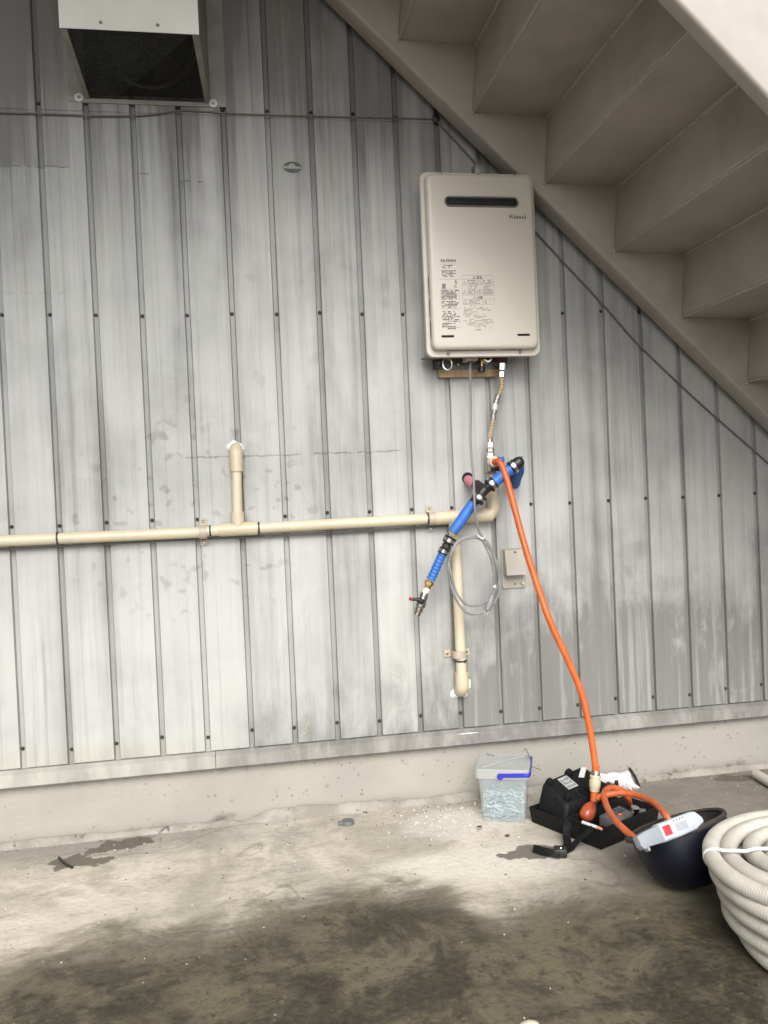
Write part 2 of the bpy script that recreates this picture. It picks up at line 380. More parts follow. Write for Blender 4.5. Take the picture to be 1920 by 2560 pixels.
M_orange2 = plain('scuffed orange rubber', (.62, .13, .035), .45, var=.15, scale=40, bump=.15, dirt=.4, dirtc=(.66, .38, .25))
M_bulb = plain('orange red rubber bulb', (.45, .09, .035), .3, var=.12, scale=30, bump=.05)
M_greycord = plain('grey cable jacket', (.26, .26, .265), .45, var=.05, scale=40)
M_wire = plain('thin grey wire', (.16, .148, .135), .55, var=.2, scale=60)
M_white = plain('white plastic', (.78, .78, .77), .45, var=.03, scale=30)
M_seal = plain('white silicone', (.84, .84, .83), .5, var=.03, scale=60, bump=.5)
M_wood = None
def wood():
    t = NT('pale lumber'); n = t.noise(1.0, 5, .6, vec=(140, 20, 8)); t.bump(n, .3, .001)
    return t.done(t.mix(t.step(n, .3, .7), (.30, .21, .115), (.47, .35, .21)), .7)
M_wood = wood()
M_hood = plain('pale sheet metal hood', (.90, .89, .82), .45, var=.03, scale=8, bump=.06, dirt=.15, dirtc=(.42, .41, .37))
M_hoodd = plain('grimy hood flange', (.34, .325, .295), .55, var=.15, scale=14, dirt=.35)
M_mesh = plain('dark wire mesh', (.085, .085, .08), .5, .4, var=.2)
M_navy = plain('navy blue shell', (.003, .0048, .014), .42, var=.3, scale=12, bump=.06, spec=.45, dirt=.2, dirtc=(.02, .02, .022))
M_liner = plain('dusty dark lining', (.045, .036, .031), .75, var=.2, scale=50, bump=.3)
M_devgrey = plain('pale blue grey plastic', (.50, .54, .60), .42, var=.03, scale=20)
M_devdk = plain('mid grey plastic', (.30, .325, .36), .45, var=.05, scale=20)
M_red = plain('red button', (.75, .03, .035), .38, var=.03, scale=20)
M_glove = plain('white knit', (.78, .74, .74), .85, var=.05, scale=60, bump=.5)
M_ink = plain('black print', (.045, .042, .04), .6, var=.2, scale=200, bump=0)
M_inkg = plain('grey print', (.20, .185, .165), .6, var=.2, scale=200, bump=0)
M_inkl = plain('pale grey print', (.34, .31, .275), .6, var=.1, scale=200, bump=0)
M_plate = plain('silver rating plate', (.46, .47, .47), .4, .3, var=.1, scale=90)
M_string = plain('white plastic twine', (.82, .82, .81), .5, var=.06, scale=120, bump=.4)
M_bluehandle = plain('ultramarine handle', (.035, .035, .52), .35, var=.05, scale=20)
M_zinc = plain('zinc plated screws', (.42, .52, .55), .35, .25, var=.3, scale=200)
M_twig = plain('dry twig', (.10, .065, .05), .8, var=.3, scale=100)
M_stone = plain('grey plastic disc', (.15, .155, .17), .6, var=.15, scale=60)
M_green = plain('faded green sticker', (.055, .075, .06), .5, var=.3, scale=60)
M_pale = plain('pale sticker band', (.36, .38, .33), .5, var=.15, scale=90)
M_outlet = plain('beige outlet plastic', (.42, .385, .325), .42, var=.05, scale=20, dirt=.2, dirtc=(.3, .27, .22))
M_braid = plain('braided steel', (.32, .31, .29), .35, .8, var=.5, scale=250, bump=.6)
M_bellow = plain('cream coated bellows', (.50, .415, .275), .35, .15, var=.08, scale=40)
def conduit():
    t = NT('cream corrugated conduit'); n = t.noise(18, 6, .65)
    c = t.mix(t.step(n, .35, .7), (.62, .59, .52), (.52, .49, .425)); c = t.mix(t.step(t.noise(40, 5, .7), .58, .72, 0, .5), c, (.36, .32, .255))
    t.bump(t.noise(150, 3), .3, .001); return t.done(c, .62, k=.8)
M_conduit = conduit()
def frosted(name, c, clear):
    t = NT(name); n = t.noise(14, 4); t.done(t.mix(t.step(n, .3, .7), c, tuple(k*.9 for k in c)), .42, 0, .4)
    tr = t.N.new('ShaderNodeBsdfTransparent'); tl = t.N.new('ShaderNodeBsdfTranslucent'); tl.inputs[0].default_value = (*c, 1)
    a = t.N.new('ShaderNodeMixShader'); a.inputs[0].default_value = .5; b = t.N.new('ShaderNodeMixShader'); b.inputs[0].default_value = clear
    L = t.t.links; L.new(t.b.outputs[0], a.inputs[1]); L.new(tl.outputs[0], a.inputs[2]); L.new(a.outputs[0], b.inputs[1]); L.new(tr.outputs[0], b.inputs[2]); L.new(b.outputs[0], t.out.inputs[0])
    return t.m
M_box = frosted('frosted clear plastic', (.72, .77, .78), .58)
M_lid = frosted('frosted lid plastic', (.70, .71, .70), .3)

# ------------------------------------------------------------------ the ground
b = MB()
b.add([(-60, -80, G0), (60, -80, G0), (60, .05, G0), (-60, .05, G0)], [(0, 1, 2, 3)])
g = b.part('ground', M_ground); tag(g, kind='structure')

# ------------------------------------------------------------------ concrete base under the wall
base = thing('concrete_plinth', 'low painted concrete base wall running under the metal cladding', 'wall', (1, 0, G0))
b = MB().box((2, .152, .1275), (12, .3, .235)); b.part('wall_base', M_plinth, base)
def fillet(x0, x1, hmax, amp, seed):
    r = np.random.default_rng(seed); n = int((x1-x0)/.012); V, F = [], []
    ph = r.uniform(0, 6, 6)
    for i in range(n+1):
        x = x0+(x1-x0)*i/n
        e = min(1, (i+.2)/6, (n-i+.2)/6)
        k = .5+.5*sum(math.sin(x*q+p)/m for q, p, m in zip((5, 11, 23, 47, 90, 170), ph, (2.2, 3, 4, 6, 8, 10)))/1.2
        h = (max(.004, hmax*.45+amp*k))*e+.001 + r.uniform(-.0012, .0012)
        o = (.010+.012*k)*e+.001
        V += [(x, -.0006, G0+h), (x, -.005*e-.001, G0+h-.001), (x, -.004-o*.55, G0+h*.45), (x, -.004-o, G0-.002)]
    for i in range(n):
        for k in range(3): F.append((i*4+k, i*4+k+1, i*4+5+k, i*4+4+k))
    return MB().add(V, F)
fillet(-.75, .62, .016, .012, 2).part('mortar_fillet', M_fillet, base, ang=60)
fillet(.60, 1.36, .030, .022, 5).part('mortar_fillet', M_fillet, base, ang=60)
fillet(1.34, 3.6, .018, .014, 9).part('mortar_fillet', M_fillet, base, ang=60)

# ------------------------------------------------------------------ metal wall: panels, screws, flashing
P = .128
wall = thing('metal_wall', 'weathered pale grey ribbed sheet metal wall with dark vertical grooves', 'wall', (0, 0, .24))
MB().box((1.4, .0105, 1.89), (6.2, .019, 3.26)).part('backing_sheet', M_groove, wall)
LAP = 2.142
def panel(z0, z1, yoff):
    X0, X1 = .0065, P-.0065; prof = [(X0, -.0015), (X0+.0024, -.0085), (P*.31, -.0088), (P*.34, -.0081), (P*.37, -.0088), (P*.64, -.0088), (P*.67, -.0081), (P*.70, -.0088), (X1-.0024, -.0085), (X1, -.0015)]
    V, F = [], []; n = len(prof)
    zs = [(z0, .55, .004), (z0+.003, 1, .0008), (z0+.006, 1, 0), (z1, 1, 0)]
    for z, k, ins in zs:
        for x, y in prof:
            xx = x + (ins if x < P/2 else -ins)*(1 if (x < .02 or x > P-.02) else 0)
            V.append((xx, y*k+yoff, z))
    for j in range(len(zs)-1):
        for i in range(n-1): F.append((j*n+i, j*n+i+1, (j+1)*n+i+1, (j+1)*n+i))
    F.append(tuple(range(n-1, -1, -1)))
    return MB().add(V, F)
lowm = panel(.287, LAP+.03, 0); upm = panel(LAP, 3.5, -.0035)
first = {}
for kind, mb in (('low', lowm), ('up', upm)):
    for i in range(-11, 31):
        if kind not in first:
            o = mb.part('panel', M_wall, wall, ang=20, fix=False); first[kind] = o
            off0 = o.location.copy()
        else: o = copy_part(first[kind], (0, 0, 0), wall)
        o.location = (i*P, random.uniform(-.0006, .0006), 0)
sb = MB(); sb.lathe((0, -.0015, 0), (0, -.0065, 0), [(0, .0052), (.35, .005), (.6, .0042), (1, .0022)], 10)
scr = None
for r, zc in enumerate((2.166, 1.568, .97, .336)):
    for i in range(-8, 30):
        if i in (2, 3) and r == 0: continue
        if r == 1 and i in (10, 11, 12): continue
        loc = Vector((i*P+random.uniform(-.002, .002), 0, zc+random.uniform(-.004, .004)-.24))
        if r == 3: loc.z += random.uniform(-.008, .006)
        if scr is None: scr = sb.part('screw', M_screw, wall); o = scr; scr_off = True
        else: o = copy_part(scr, (0, 0, 0), wall)
        o.location = loc + Vector((0, 0, .24))
for x0, x1 in ((-1.7, .532), (.534, 2.42), (2.422, 4.5)):
    V = [(0, .001, .286), (0, -.012, .2865), (0, -.030, .278), (0, -.032, .244), (0, -.027, .240), (0, -.026, .2425), (0, -.0275, .246), (0, -.027, .272), (0, -.010, .279), (0, .001, .279)]
    MB().prism([Vector((x0, y, z)) for _, y, z in V], (x1-x0, 0, 0)).part('base_flashing', M_flash, wall, ang=25)

for (px, py, w_, h_, sd_) in ((1012, 1577, .032, .0016, 1),):
    q = at('d', px, py, -.0318); rr = np.random.default_rng(sd_); n = 22
    V = [(q.x+w_*math.cos(a)*(1+rr.uniform(-.2, .2)), -.0312, .2775+h_*math.sin(a)*(1+rr.uniform(-.3, .3))) for a in np.linspace(0, 2*math.pi, n, endpoint=False)]
    MB().prism(V, (0, -.0018, 0)).part('paint_smear', M_seal, wall)
gp = [at('d', x, y, -.0105) for x, y in ((645, 1583), (650, 1592), (655, 1585), (661, 1583), (662, 1572), (668, 1556))]
MB().tube(catmull(gp, 5), .0011, 5).part('glue_thread', plain('yellowed glue', (.62, .55, .36), .5), wall)
# unseen wing added on the left to block side light from the risers
MB().box((-3.52, -3.0, 2.8), (.05, 6.0, 5.6)).part('shade_wing', M_groove, wall)
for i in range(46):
    o = copy_part(first['low'], (-3.494, -.06-i*P, 0), wall); o.rotation_euler = (0, 0, math.pi/2)  # panel copies clad the added unseen wing
# ------------------------------------------------------------------ staircase
st = thing('steel_staircase', 'beige brown steel staircase seen from below, climbing to the upper left', 'staircase', (3.4, -.5, G0))
YI, YO = -.118, -.962
T0 = Vector((1.382, 0, 2.325)); DT = Vector((.2128, 0, -.2018)); RB = Vector((-.019, 0, -.195))
def step_plate(k):
    t0 = T0+DT*k; bt = t0+RB; t1 = T0+DT*(k+1)
    th = .006; pts = [t0+Vector((0, 0, .012))]; rnd = .017
    dn = (bt-t0).normalized(); ri = (t1-bt).normalized(); r = rnd
    a0 = bt-dn*r; a1 = bt+ri*r
    for q in range(7):
        u = q/6; pts.append((a0*(1-u)**2 + bt*2*u*(1-u) + a1*u*u))
    pts.append(t1+Vector((.012, 0, 0)))
    inner = []
    for i, p in enumerate(pts):
        a = pts[max(i-1, 0)]; c = pts[min(i+1, len(pts)-1)]; tn = (c-a).normalized()
        inner.append(p+Vector((-tn.z, 0, tn.x))*th)
    poly = pts+inner[::-1]
    mb = MB().prism([Vector((p.x, YI+.001, p.z)) for p in poly], (0, YO-YI-.002, 0))
    mb.part('step_plate', M_paint, st, ang=25)
    w_ = MB(); rr = np.random.default_rng(k+50)
    for q in range(15):
        p = t0.lerp(bt, (q+.5)/15); s_ = rr.uniform(.0022, .0036)
        w_.ball((p.x-.003, YI-.001, p.z+rr.uniform(-.002, .002)), (s_*.8, s_, s_*1.6), 6, 4)
    w_.tube([(bt.x+.004+.0, YI-.004, bt.z+.0012), (bt.x+.004, YO+.004, bt.z+.0012)], .0042, 8)
    w_.ball((bt.x-.002, YI-.002, bt.z-.003), (.006, .005, .006), 8, 5)
    w_.tube([(t0.x-.001, YI-.004, t0.z-.002), (t0.x-.001, YO+.004, t0.z-.002)], .0065, 8)
    w_.part('weld_bead', M_weld, st)
for k in range(-3, 10): step_plate(k)
zb = lambda x: 2.446-.945*(x-.975)
xa, xb = .50, (2.446-G0)/.945+.975
def stringer(y0, y1, h):
    poly = [Vector((xa, y0, zb(xa))), Vector((xb, y0, G0)), Vector((xb+.02, y0, G0+.25)), Vector((xa, y0, zb(xa)+h))]
    MB().prism(poly, (0, y1-y0, 0)).part('stringer', M_paint, st, bevel=.009, segs=4, ang=40)
stringer(-.042, YI, .40); stringer(YO, -1.004, .40)
zl = T0.z-3*DT.z
MB().box((-2.6, -1.13, 2.958), (6.65, 2.16, .03)).part('shade_landing', M_paint, st)  # unseen walkway at the stair head, made extra deep to shade the upper wall
MB().box((-2.6, -2.23, 2.93), (6.65, .03, .24)).part('shade_landing_beam', M_paint, st)
MB().box((.2, -1.15, 5.0), (13, 2.3, .12)).part('shade_eave', M_paint, wall)  # unseen roof edge added high up to block light from overhead
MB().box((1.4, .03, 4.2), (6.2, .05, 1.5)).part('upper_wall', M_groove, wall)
for x in (-2.4, -5.6): MB().box((x, -2.1, 1.5), (.1, .1, 2.87)).part('shade_landing_post', M_paint, st)

# ------------------------------------------------------------------ cable along the wall
pts = [at('d', *p, -.016) for p in ((-120, 238), (0, 243), (100, 246), (200, 250), (285, 250), (340, 246), (385, 239), (440, 241), (520, 246), (640, 250), (800, 254), (940, 257))]
wire = thing('wall_cable', 'thin dark cable strung across the cladding and down beneath the stairs', 'cable', pts[6])
MB().tube(catmull(pts, 6), .0022, 6).part('level_run', M_wire, wire)
pts = [at('d', *p, -.016) for p in ((940, 255), (950, 268), (1020, 345), (1165, 510), (1300, 655), (1380, 745), (1520, 878), (1659, 1000), (1900, 1215))]
MB().tube(catmull(pts, 6), .0026, 6).part('sloping_run', M_wire, wire)
MB().ball(at('d', 942, 256, -.014), (.012, .008, .016), 8, 6).part('joint', M_black, wire)

# ------------------------------------------------------------------ exhaust hood
H = thing('vent_hood', 'pale sheet metal exhaust hood with dark mesh underside at the top left', 'vent hood', (.42, 0, 2.18))
hx0, hx1, hyf, hzf, hzb = .247, .589, -.30, 2.217, 2.176
ht = 2.62
MB().box(((hx0+hx1)/2, hyf+.001, (hzf+ht)/2), (hx1-hx0, .002, ht-hzf)).part('front_plate', M_hood, H, bevel=.0008, segs=1)
for s_, x, xw in ((-1, hx0+.0015, .258), (1, hx1-.0015, .602)):
    MB().hexa([(x-.001, hyf+.003, hzf), (x+.001, hyf+.003, hzf), (xw+.001, -.012, hzb), (xw-.001, -.012, hzb),
               (x-.001, hyf+.003, ht), (x+.001, hyf+.003, ht), (xw+.001, -.012, ht+.1), (xw-.001, -.012, ht+.1)]).part('side_plate', M_hoodd, H)
    i = 1 if s_ < 0 else -1
    MB().hexa([(x, hyf+.004, hzf-.001), (x+i*.016, hyf+.004, hzf-.001), (xw+i*.012, -.013, hzb-.001), (xw, -.013, hzb-.001),
               (x, hyf+.004, hzf+.001), (x+i*.016, hyf+.004, hzf+.001), (xw+i*.012, -.013, hzb+.001), (xw, -.013, hzb+.001)]).part('side_lip', M_hoodd, H)
MB().hexa([(hx0, hyf, ht), (hx1, hyf, ht), (.602, -.012, ht+.1), (.258, -.012, ht+.1), (hx0, hyf, ht+.004), (hx1, hyf, ht+.004), (.602, -.012, ht+.104), (.258, -.012, ht+.104)]).part('top_plate', M_hood, H)
MB().box((.43, -.0135, hzb-.004), (.36, .006, .012)).part('rear_lip', M_hoodd, H)
for x in (.233, .628): MB().box((x, -.0125, 2.36), (.046, .004, .385)).part('wall_flange', M_hoodd, H, bevel=.001, segs=1)
def hp(u, v):                                                  # the mesh plane
    a = Vector((hx0+.014, hyf+.006, hzf)).lerp(Vector((hx1-.014, hyf+.006, hzf)), u); c = Vector((.268, -.016, hzb)).lerp(Vector((.592, -.016, hzb)), u)
    return a.lerp(c, v)+Vector((0, 0, .004))
m = MB()
for k in range(-26, 36):
    for sgn in (1, -1):
        # diagonal wires clipped to the unit square
        u0 = k/36; u1 = u0+sgn*.75
        ts = [0.0, 1.0]
        for lim in (0.0, 1.0):
            if u1 != u0:
                tt = (lim-u0)/(u1-u0)
                if 0 < tt < 1: ts.append(tt)
        ts.sort()
        for a, c in zip(ts[:-1], ts[1:]):
            mid_ = u0+(u1-u0)*(a+c)/2
            if 0 <= mid_ <= 1 and c-a > .01: m.tube([hp(u0+(u1-u0)*a, a), hp(u0+(u1-u0)*c, c)], .0009, 4, caps=False)
o = m.part('wire_mesh', M_mesh, H, fix=False); o['kind'] = 'stuff'
MB().box((.42, -.014, 2.38), (.33, .003, .38)).part('back_plate', M_dark, H)
m = MB(); fc_ = Vector((.44, -.03, 2.34))
ring = [fc_+Vector((math.cos(a)*.13, 0, math.sin(a)*.13)) for a in np.linspace(0, 2*math.pi, 33)]; m.tube(ring, .007, 6, caps=False)
for k in range(4):
    a = k*math.pi/2+.5; d_ = Vector((math.cos(a), 0, math.sin(a))); n_ = Vector((-math.sin(a), 0, math.cos(a)))
    m.hexa([fc_+d_*.03-n_*.02+Vector((0, -.02, 0)), fc_+d_*.12-n_*.05+Vector((0, -.03, 0)), fc_+d_*.12+n_*.05+Vector((0, .008, 0)), fc_+d_*.03+n_*.02,
            fc_+d_*.03-n_*.02+Vector((0, -.022, 0)), fc_+d_*.12-n_*.05+Vector((0, -.032, 0)), fc_+d_*.12+n_*.05+Vector((0, .006, 0)), fc_+d_*.03+n_*.02+Vector((0, -.002, 0))])
m.cyl(fc_+Vector((0, -.04, 0)), fc_, .03); m.part('fan', plain('grimy fan', (.05, .05, .05), .5, .3), H)
for px, py in ((435, 97), (681, 108)):
    p = at('a', px, py, hyf); MB().lathe(p, p+Vector((0, -.004, 0)), [(0, .0045), (.5, .0042), (1, .002)], 12).part('screw', M_galv, H)
for px, py in ((340, 421), (921, 447)):
    p = at('a', px, py, -.0146); m = MB()
    m.lathe(p, p+Vector((0, -.0022, 0)), [(0, .0118), (.7, .0118), (1, .0108)], 20); o = m.part('washer', M_seal, H)  # white finish stands in for flash glare on the washers
    MB().lathe(p+Vector((0, -.0022, 0)), p+Vector((0, -.0075, 0)), [(0, .0048), (.6, .0046), (1, .003)], 10).part('bolt', M_galv, H)

# oval sticker
c_ = at('d', 632, 361, -.0105)
S = thing('oval_sticker', 'small torn oval green sticker on the cladding above mid wall', 'sticker', c_)
def oval(rx, rz, y, n=28, x0=0, z0=0, cut=None):
    Q = [Vector((c_.x+x0+rx*math.cos(2*math.pi*k/n), y, c_.z+z0+rz*math.sin(2*math.pi*k/n))) for k in range(n)]
    return Q
MB().prism(oval(.0275, .0165, -.0092), (0, -.0006, 0)).part('backing', M_green, S)
MB().prism([c_+Vector(p) for p in ((-.026, 0, .003), (-.012, 0, .004), (-.006, 0, .011), (.003, 0, .0105), (.010, 0, .002), (.024, 0, .002), (.026, 0, -.004), (.0, 0, -.005), (-.026, 0, -.004))], (0, -.0004, 0)).part('band', M_pale, S)

# ------------------------------------------------------------------ cream pipe run
pipe = thing('cream_water_pipe', 'cream plastic water pipe with tee and elbows fixed along the metal wall', 'pipe', (.9, 0, .94))
PY = -.040; PR = .016
def hp_(view, px, py, Y=PY): return at(view, px, py, Y)
L0 = hp_('d', -170, 1176); L1 = hp_('d', 430, 1150); L2 = hp_('d', 480, 1144.5); L3 = hp_('d', 553, 1141); L4 = hp_('d', 925, 1121); L5 = hp_('d', 1020, 1114.5); L6 = hp_('d', 1064, 1110)
z_run = .944
def onrun(p): return Vector((p.x, PY, p.z))
MB().tube([L0, L1, L2], PR, 20).part('pipe', M_pvc, pipe)
MB().tube([L3+Vector((-.01, 0, 0)), L4, L5], PR, 20).part('pipe', M_pvc, pipe)
MB().tube([L2+Vector((-.008, 0, 0)), L3+Vector((.004, 0, 0))], .0198, 20).part('tee', M_pvc2, pipe)
tc = (L2+L3)/2+Vector((-.003, 0, 0)); top = hp_('d', 510, 985)
m = MB(); m.lathe(tc, tc+Vector((0, 0, .05)), [(0, .0195), (1, .0195)], 20); m.part('tee', M_pvc2, pipe)
MB().cyl(tc+Vector((0, 0, .04)), Vector((top.x, PY, top.z-.03)), .0142, n=20).part('pipe', M_pvc, pipe)
m = MB(); e0 = Vector((top.x, PY, top.z-.045)); e1 = Vector((top.x, PY, top.z+.0))
m.tube([e0, e1]+[Vector((top.x, PY+.03*(1-math.cos(a)), e1.z+.03*math.sin(a)*.75)) for a in np.linspace(.2, 1.45, 8)]+[Vector((top.x, .004, e1.z+.023))], .0185, 20); m.part('elbow', M_pvc2, pipe)
def splat(c, r, seed, n=40, spike=.25, y=-.0096):
    rr = np.random.default_rng(seed); ph = rr.uniform(0, 6.28, 6)
    Q = []
    for k in range(n):
        a = 2*math.pi*k/n
        q = r*(1+spike*sum(math.sin((j+2)*a+ph[j])/(j+2) for j in range(6))+rr.uniform(-.05, .05))
        Q.append(Vector((c.x+q*math.cos(a), y, c.z+q*math.sin(a)))) 
    inner = [Vector((c.x+(p.x-c.x)*.8, y-.006+rr.uniform(-.002, .002), c.z+(p.z-c.z)*.8)) for p in Q]
    m = MB(); m.add(Q+inner, [(k, (k+1) % n, n+(k+1) % n, n+k) for k in range(n)]+[tuple(n+k for k in range(n))]); return m
splat(Vector((top.x, 0, e1.z+.022)), .025, 1).part('sealant', M_seal, pipe)
# right end: branch down, elbow up to the valve
m = MB(); m.tube([hp_('d', 940, 1120), hp_('d', 1062, 1113)], .0205, 20)
bc = hp_('d', 982, 1118); m.lathe(bc, bc+Vector((0, 0, -.055)), [(0, .0195), (1, .0195)], 20); m.part('tee', M_pvc2, pipe)
vt = at('d', 1063, 1018, PY); vx = vt.x
m = MB(); ec = hp_('d', 1040, 1112); m.tube([ec]+[Vector((vx-.019+.019*math.sin(a), PY, ec.z+.019*(1-math.cos(a)))) for a in np.linspace(.15, math.pi/2, 8)]+[Vector((vx, PY, ec.z+.06))], .0195, 20); m.part('elbow', M_pvc2, pipe)
MB().cyl((vx, PY, ec.z+.05), (vx, PY, vt.z-.02), .016, n=20).part('pipe', M_pvc, pipe)
MB().lathe((vx, PY, vt.z-.045), (vx, PY, vt.z-.004), [(0, .0185), (.8, .0185), (1, .0175)], 20).part('socket', M_pvc2, pipe)
dn0 = Vector((bc.x, PY, bc.z-.05)); dn1 = at('d', 998, 1478, PY)
MB().tube([dn0, dn1], PR, 20).part('pipe', M_pvc, pipe)
m = MB(); q0 = dn1+Vector((0, 0, .035))
m.tube([q0, dn1]+[Vector((dn1.x, PY+.03*(1-math.cos(a)), dn1.z-.03*math.sin(a)*.8)) for a in np.linspace(.2, 1.45, 8)]+[Vector((dn1.x, .004, dn1.z-.025))], .0205, 20); m.part('elbow', M_pvc2, pipe)
splat(Vector((dn1.x+.006, 0, dn1.z-.018)), .031, 4, spike=.4).part('sealant', M_seal, pipe)
# clamps
def clamp(c, axis, r=.0178):
    c = Vector(c); ax = Vector(axis); sd_ = Vector((0, 0, 1)) if abs(ax.x) > .5 else Vector((1, 0, 0))
    m = MB(); n = 14; th = .0022; prof = []
    for rr in (r, r+th):
        prof.append([c+sd_*(math.cos(a)*rr)+Vector((0, -math.sin(a)*rr, 0)) for a in np.linspace(0, math.pi, n)])
    V = [p+ax*k for k in (-.011, .011) for pr in prof for p in pr]; F = []
    for i in range(n-1):
        F += [(i, i+1, 2*n+i+1, 2*n+i), (n+i, 3*n+i, 3*n+i+1, n+i+1), (i, n+i, n+i+1, i+1), (2*n+i, 2*n+i+1, 3*n+i+1, 3*n+i)]
    m.add(V, F)
    o = m.part('pipe_clamp', M_saddle, pipe)
    for s_ in (1, -1):
        p = c+sd_*(s_*(r+.001)); size = Vector((.022, .002, .022)); 
        q = MB(); q.box((p+sd_*s_*.0105+Vector((0, -.0125-c.y, 0))), size)
        q.box((p+Vector((0, (-.0125-c.y)/2, 0))), tuple(abs(sd_[i])*.002+abs(ax[i])*.022+(abs(-.0125-c.y) if i == 1 else 0) for i in range(3)))
        q.part('clamp_ear', M_saddle, o, bevel=.0007, segs=1)
        e = p+sd_*s_*.012; e.y = -.0135
        MB().lathe(e, e+Vector((0, -.004, 0)), [(0, .005), (.5, .0046), (1, .002)], 12).part('screw', M_steel, o)
clamp(at('d', 439, 1149.5, PY), (1, 0, 0)); clamp(at('d', 933, 1120.5, PY), (1, 0, 0)); clamp(at('d', 991.5, 1413, PY), (0, 0, 1))
def tie(c, axis, r, name='cable_tie'):
    c = Vector(c); ax = Vector(axis).normalized(); n1 = Vector((0, 1, 0)); n2 = ax.cross(n1).normalized()
    ring = [c+n1*math.cos(a)*r+n2*math.sin(a)*r for a in np.linspace(0, 2*math.pi, 25)]
    m = MB()
    V = []; 
    for p in ring:
        o_ = (p-c).normalized(); V += [p-ax*.0022, p+ax*.0022, p+ax*.0022+o_*.0014, p-ax*.0022+o_*.0014]
    F = []
    for i in range(24):
        for k in range(4): F.append((i*4+k, i*4+(k+1) % 4, i*4+4+(k+1) % 4, i*4+4+k))
    m.add(V, F); k_ = c-n1*r*.55+Vector((0, 0, -r*.9)) if abs(ax.z) < .5 else c-n1*r*.9+Vector((r*.5, 0, 0))
    m.box(k_, (.006, .005, .007)); m.part(name, M_black, pipe)
tie(hp_('d', 125, 1162), (1, 0, 0), .0165); tie(hp_('d', 454, 1147.5), (1, 0, 0), .0166); tie(hp_('d', 559, 1140.5), (1, 0, 0), .0168); tie(hp_('d', 923.5, 1121.3), (1, 0, 0), .0168); tie(at('d', 996, 1427, PY), (0, 0, 1), .0172)

# thin wire tucked along the underside of the pipe and down beside the riser
pts = [at('d', *p, -.024) for p in ((-160, 1193), (60, 1184), (330, 1169), (480, 1162), (620, 1156), (800, 1146), (930, 1138), (965, 1136), (975, 1142))]
tw = thing('thin_wire', 'thin grey wire tucked under the cream pipe and down its riser', 'wire', pts[4])
MB().tube(catmull(pts, 6), .0034, 6).part('level_run', M_wire, tw)
pts = [at('n', *p, -.026) for p in ((600, 60), (622, 250), (622, 420), (635, 640), (645, 900), (650, 1150), (652, 1240), (672, 1310), (688, 1400), (690, 1500), (693, 1640))]
MB().tube(catmull(pts, 6), .0026, 6).part('upright_run', M_wire, tw)

# ------------------------------------------------------------------ water heater
HY = -.13                                                     # plane of the flange; the raised face stands 2.6 cm proud
hl = at('h', 200, 125, HY); hr = at('h', 1365, 1890, HY)
x0, x1, z1_ = at('h', 195, 700, HY).x-.0015, at('h', 1352, 700, HY).x+.002, at('h', 700, 132, HY).z
x0 = 1.1915; x1 = 1.5365; zt = at('h', 760, 130, HY).z; zb_ = at('h', 760, 1942, HY).z
heater = thing('water_heater', 'beige wall hung gas water heater with black flue slot under the stairs', 'water heater', ((x0+x1)/2, 0, zb_))
def rrect(ax0, ax1, az0, az1, r, y, n=6):
    Q = []
    for cx, cz, a0 in ((ax1-r, az1-r, 0), (ax0+r, az1-r, 90), (ax0+r, az0+r, 180), (ax1-r, az0+r, 270)):
        for k in range(n+1):
            a = R_(a0+90*k/n); Q.append(Vector((cx+r*math.cos(a), y, cz+r*math.sin(a))))
    return Q
def loft(rings, cap0=True, cap1=True):
    n = len(rings[0]); V = [p for r in rings for p in r]; F = []
    for i in range(len(rings)-1):
        for k in range(n): F.append((i*n+k, i*n+(k+1) % n, (i+1)*n+(k+1) % n, (i+1)*n+k))
    if cap0: F.append(tuple(range(n-1, -1, -1)))
    if cap1: F.append(tuple((len(rings)-1)*n+k for k in range(n)))
    return MB().add(V, F)
MB().box(((x0+x1)/2+.004, -.066, (zt+zb_)/2), (x1-x0-.055, .108, zt-zb_-.03)).part('case', M_heatin, heater, bevel=.006)
fx0, fx1, fz0, fz1 = x0+.012, x1-.012, zb_+.018, zt-.012
rs = [rrect(x0, x1, zb_, zt, .022, HY+.018), rrect(x0, x1, zb_, zt, .022, HY+.002), rrect(x0+.0012, x1-.0012, zb_+.0012, zt-.0012, .021, HY), rrect(fx0-.001, fx1+.001, fz0-.001, fz1+.001, .019, HY),
      rrect(fx0, fx1, fz0, fz1, .019, HY-.002)]
for a in np.linspace(0, math.pi/2, 6): rs.append(rrect(fx0+.011*(1-math.cos(a)), fx1-.011*(1-math.cos(a)), fz0+.011*(1-math.cos(a)), fz1-.011*(1-math.cos(a)), .019, HY-.016-.011*math.sin(a)))
loft(rs, cap0=False).part('front_cover', M_heater, heater, ang=30)
FY = HY-.027
def hpt(px, py): return at('h', px, py, FY)
a, c = hpt(437, 412), hpt(1170, 412); zc = (hpt(800, 362).z+hpt(800, 466).z)/2; hh = (hpt(800, 362).z-hpt(800, 466).z)/2
rim = [rrect(a.x, c.x, zc-hh, zc+hh, hh*.98, FY), rrect(a.x, c.x, zc-hh, zc+hh, hh*.98, FY-.003), rrect(a.x+.002, c.x-.002, zc-hh+.002, zc+hh-.002, hh*.85, FY-.0045), rrect(a.x+.004, c.x-.004, zc-hh+.004, zc+hh-.004, hh*.65, FY-.0040), rrect(a.x+.005, c.x-.005, zc-hh+.005, zc+hh-.005, hh*.6, FY-.0012)]
fs = loft(rim, cap0=False, cap1=False).part('flue_slot', plain('dark grey flue rim', (.22, .22, .22), .35, .6, var=.1), heater)
MB().prism(rrect(a.x+.0045, c.x-.0045, zc-hh+.0045, zc+hh-.0045, hh*.6, FY-.0006), (0, -.0005, 0)).part('flue_opening', M_dark, fs)
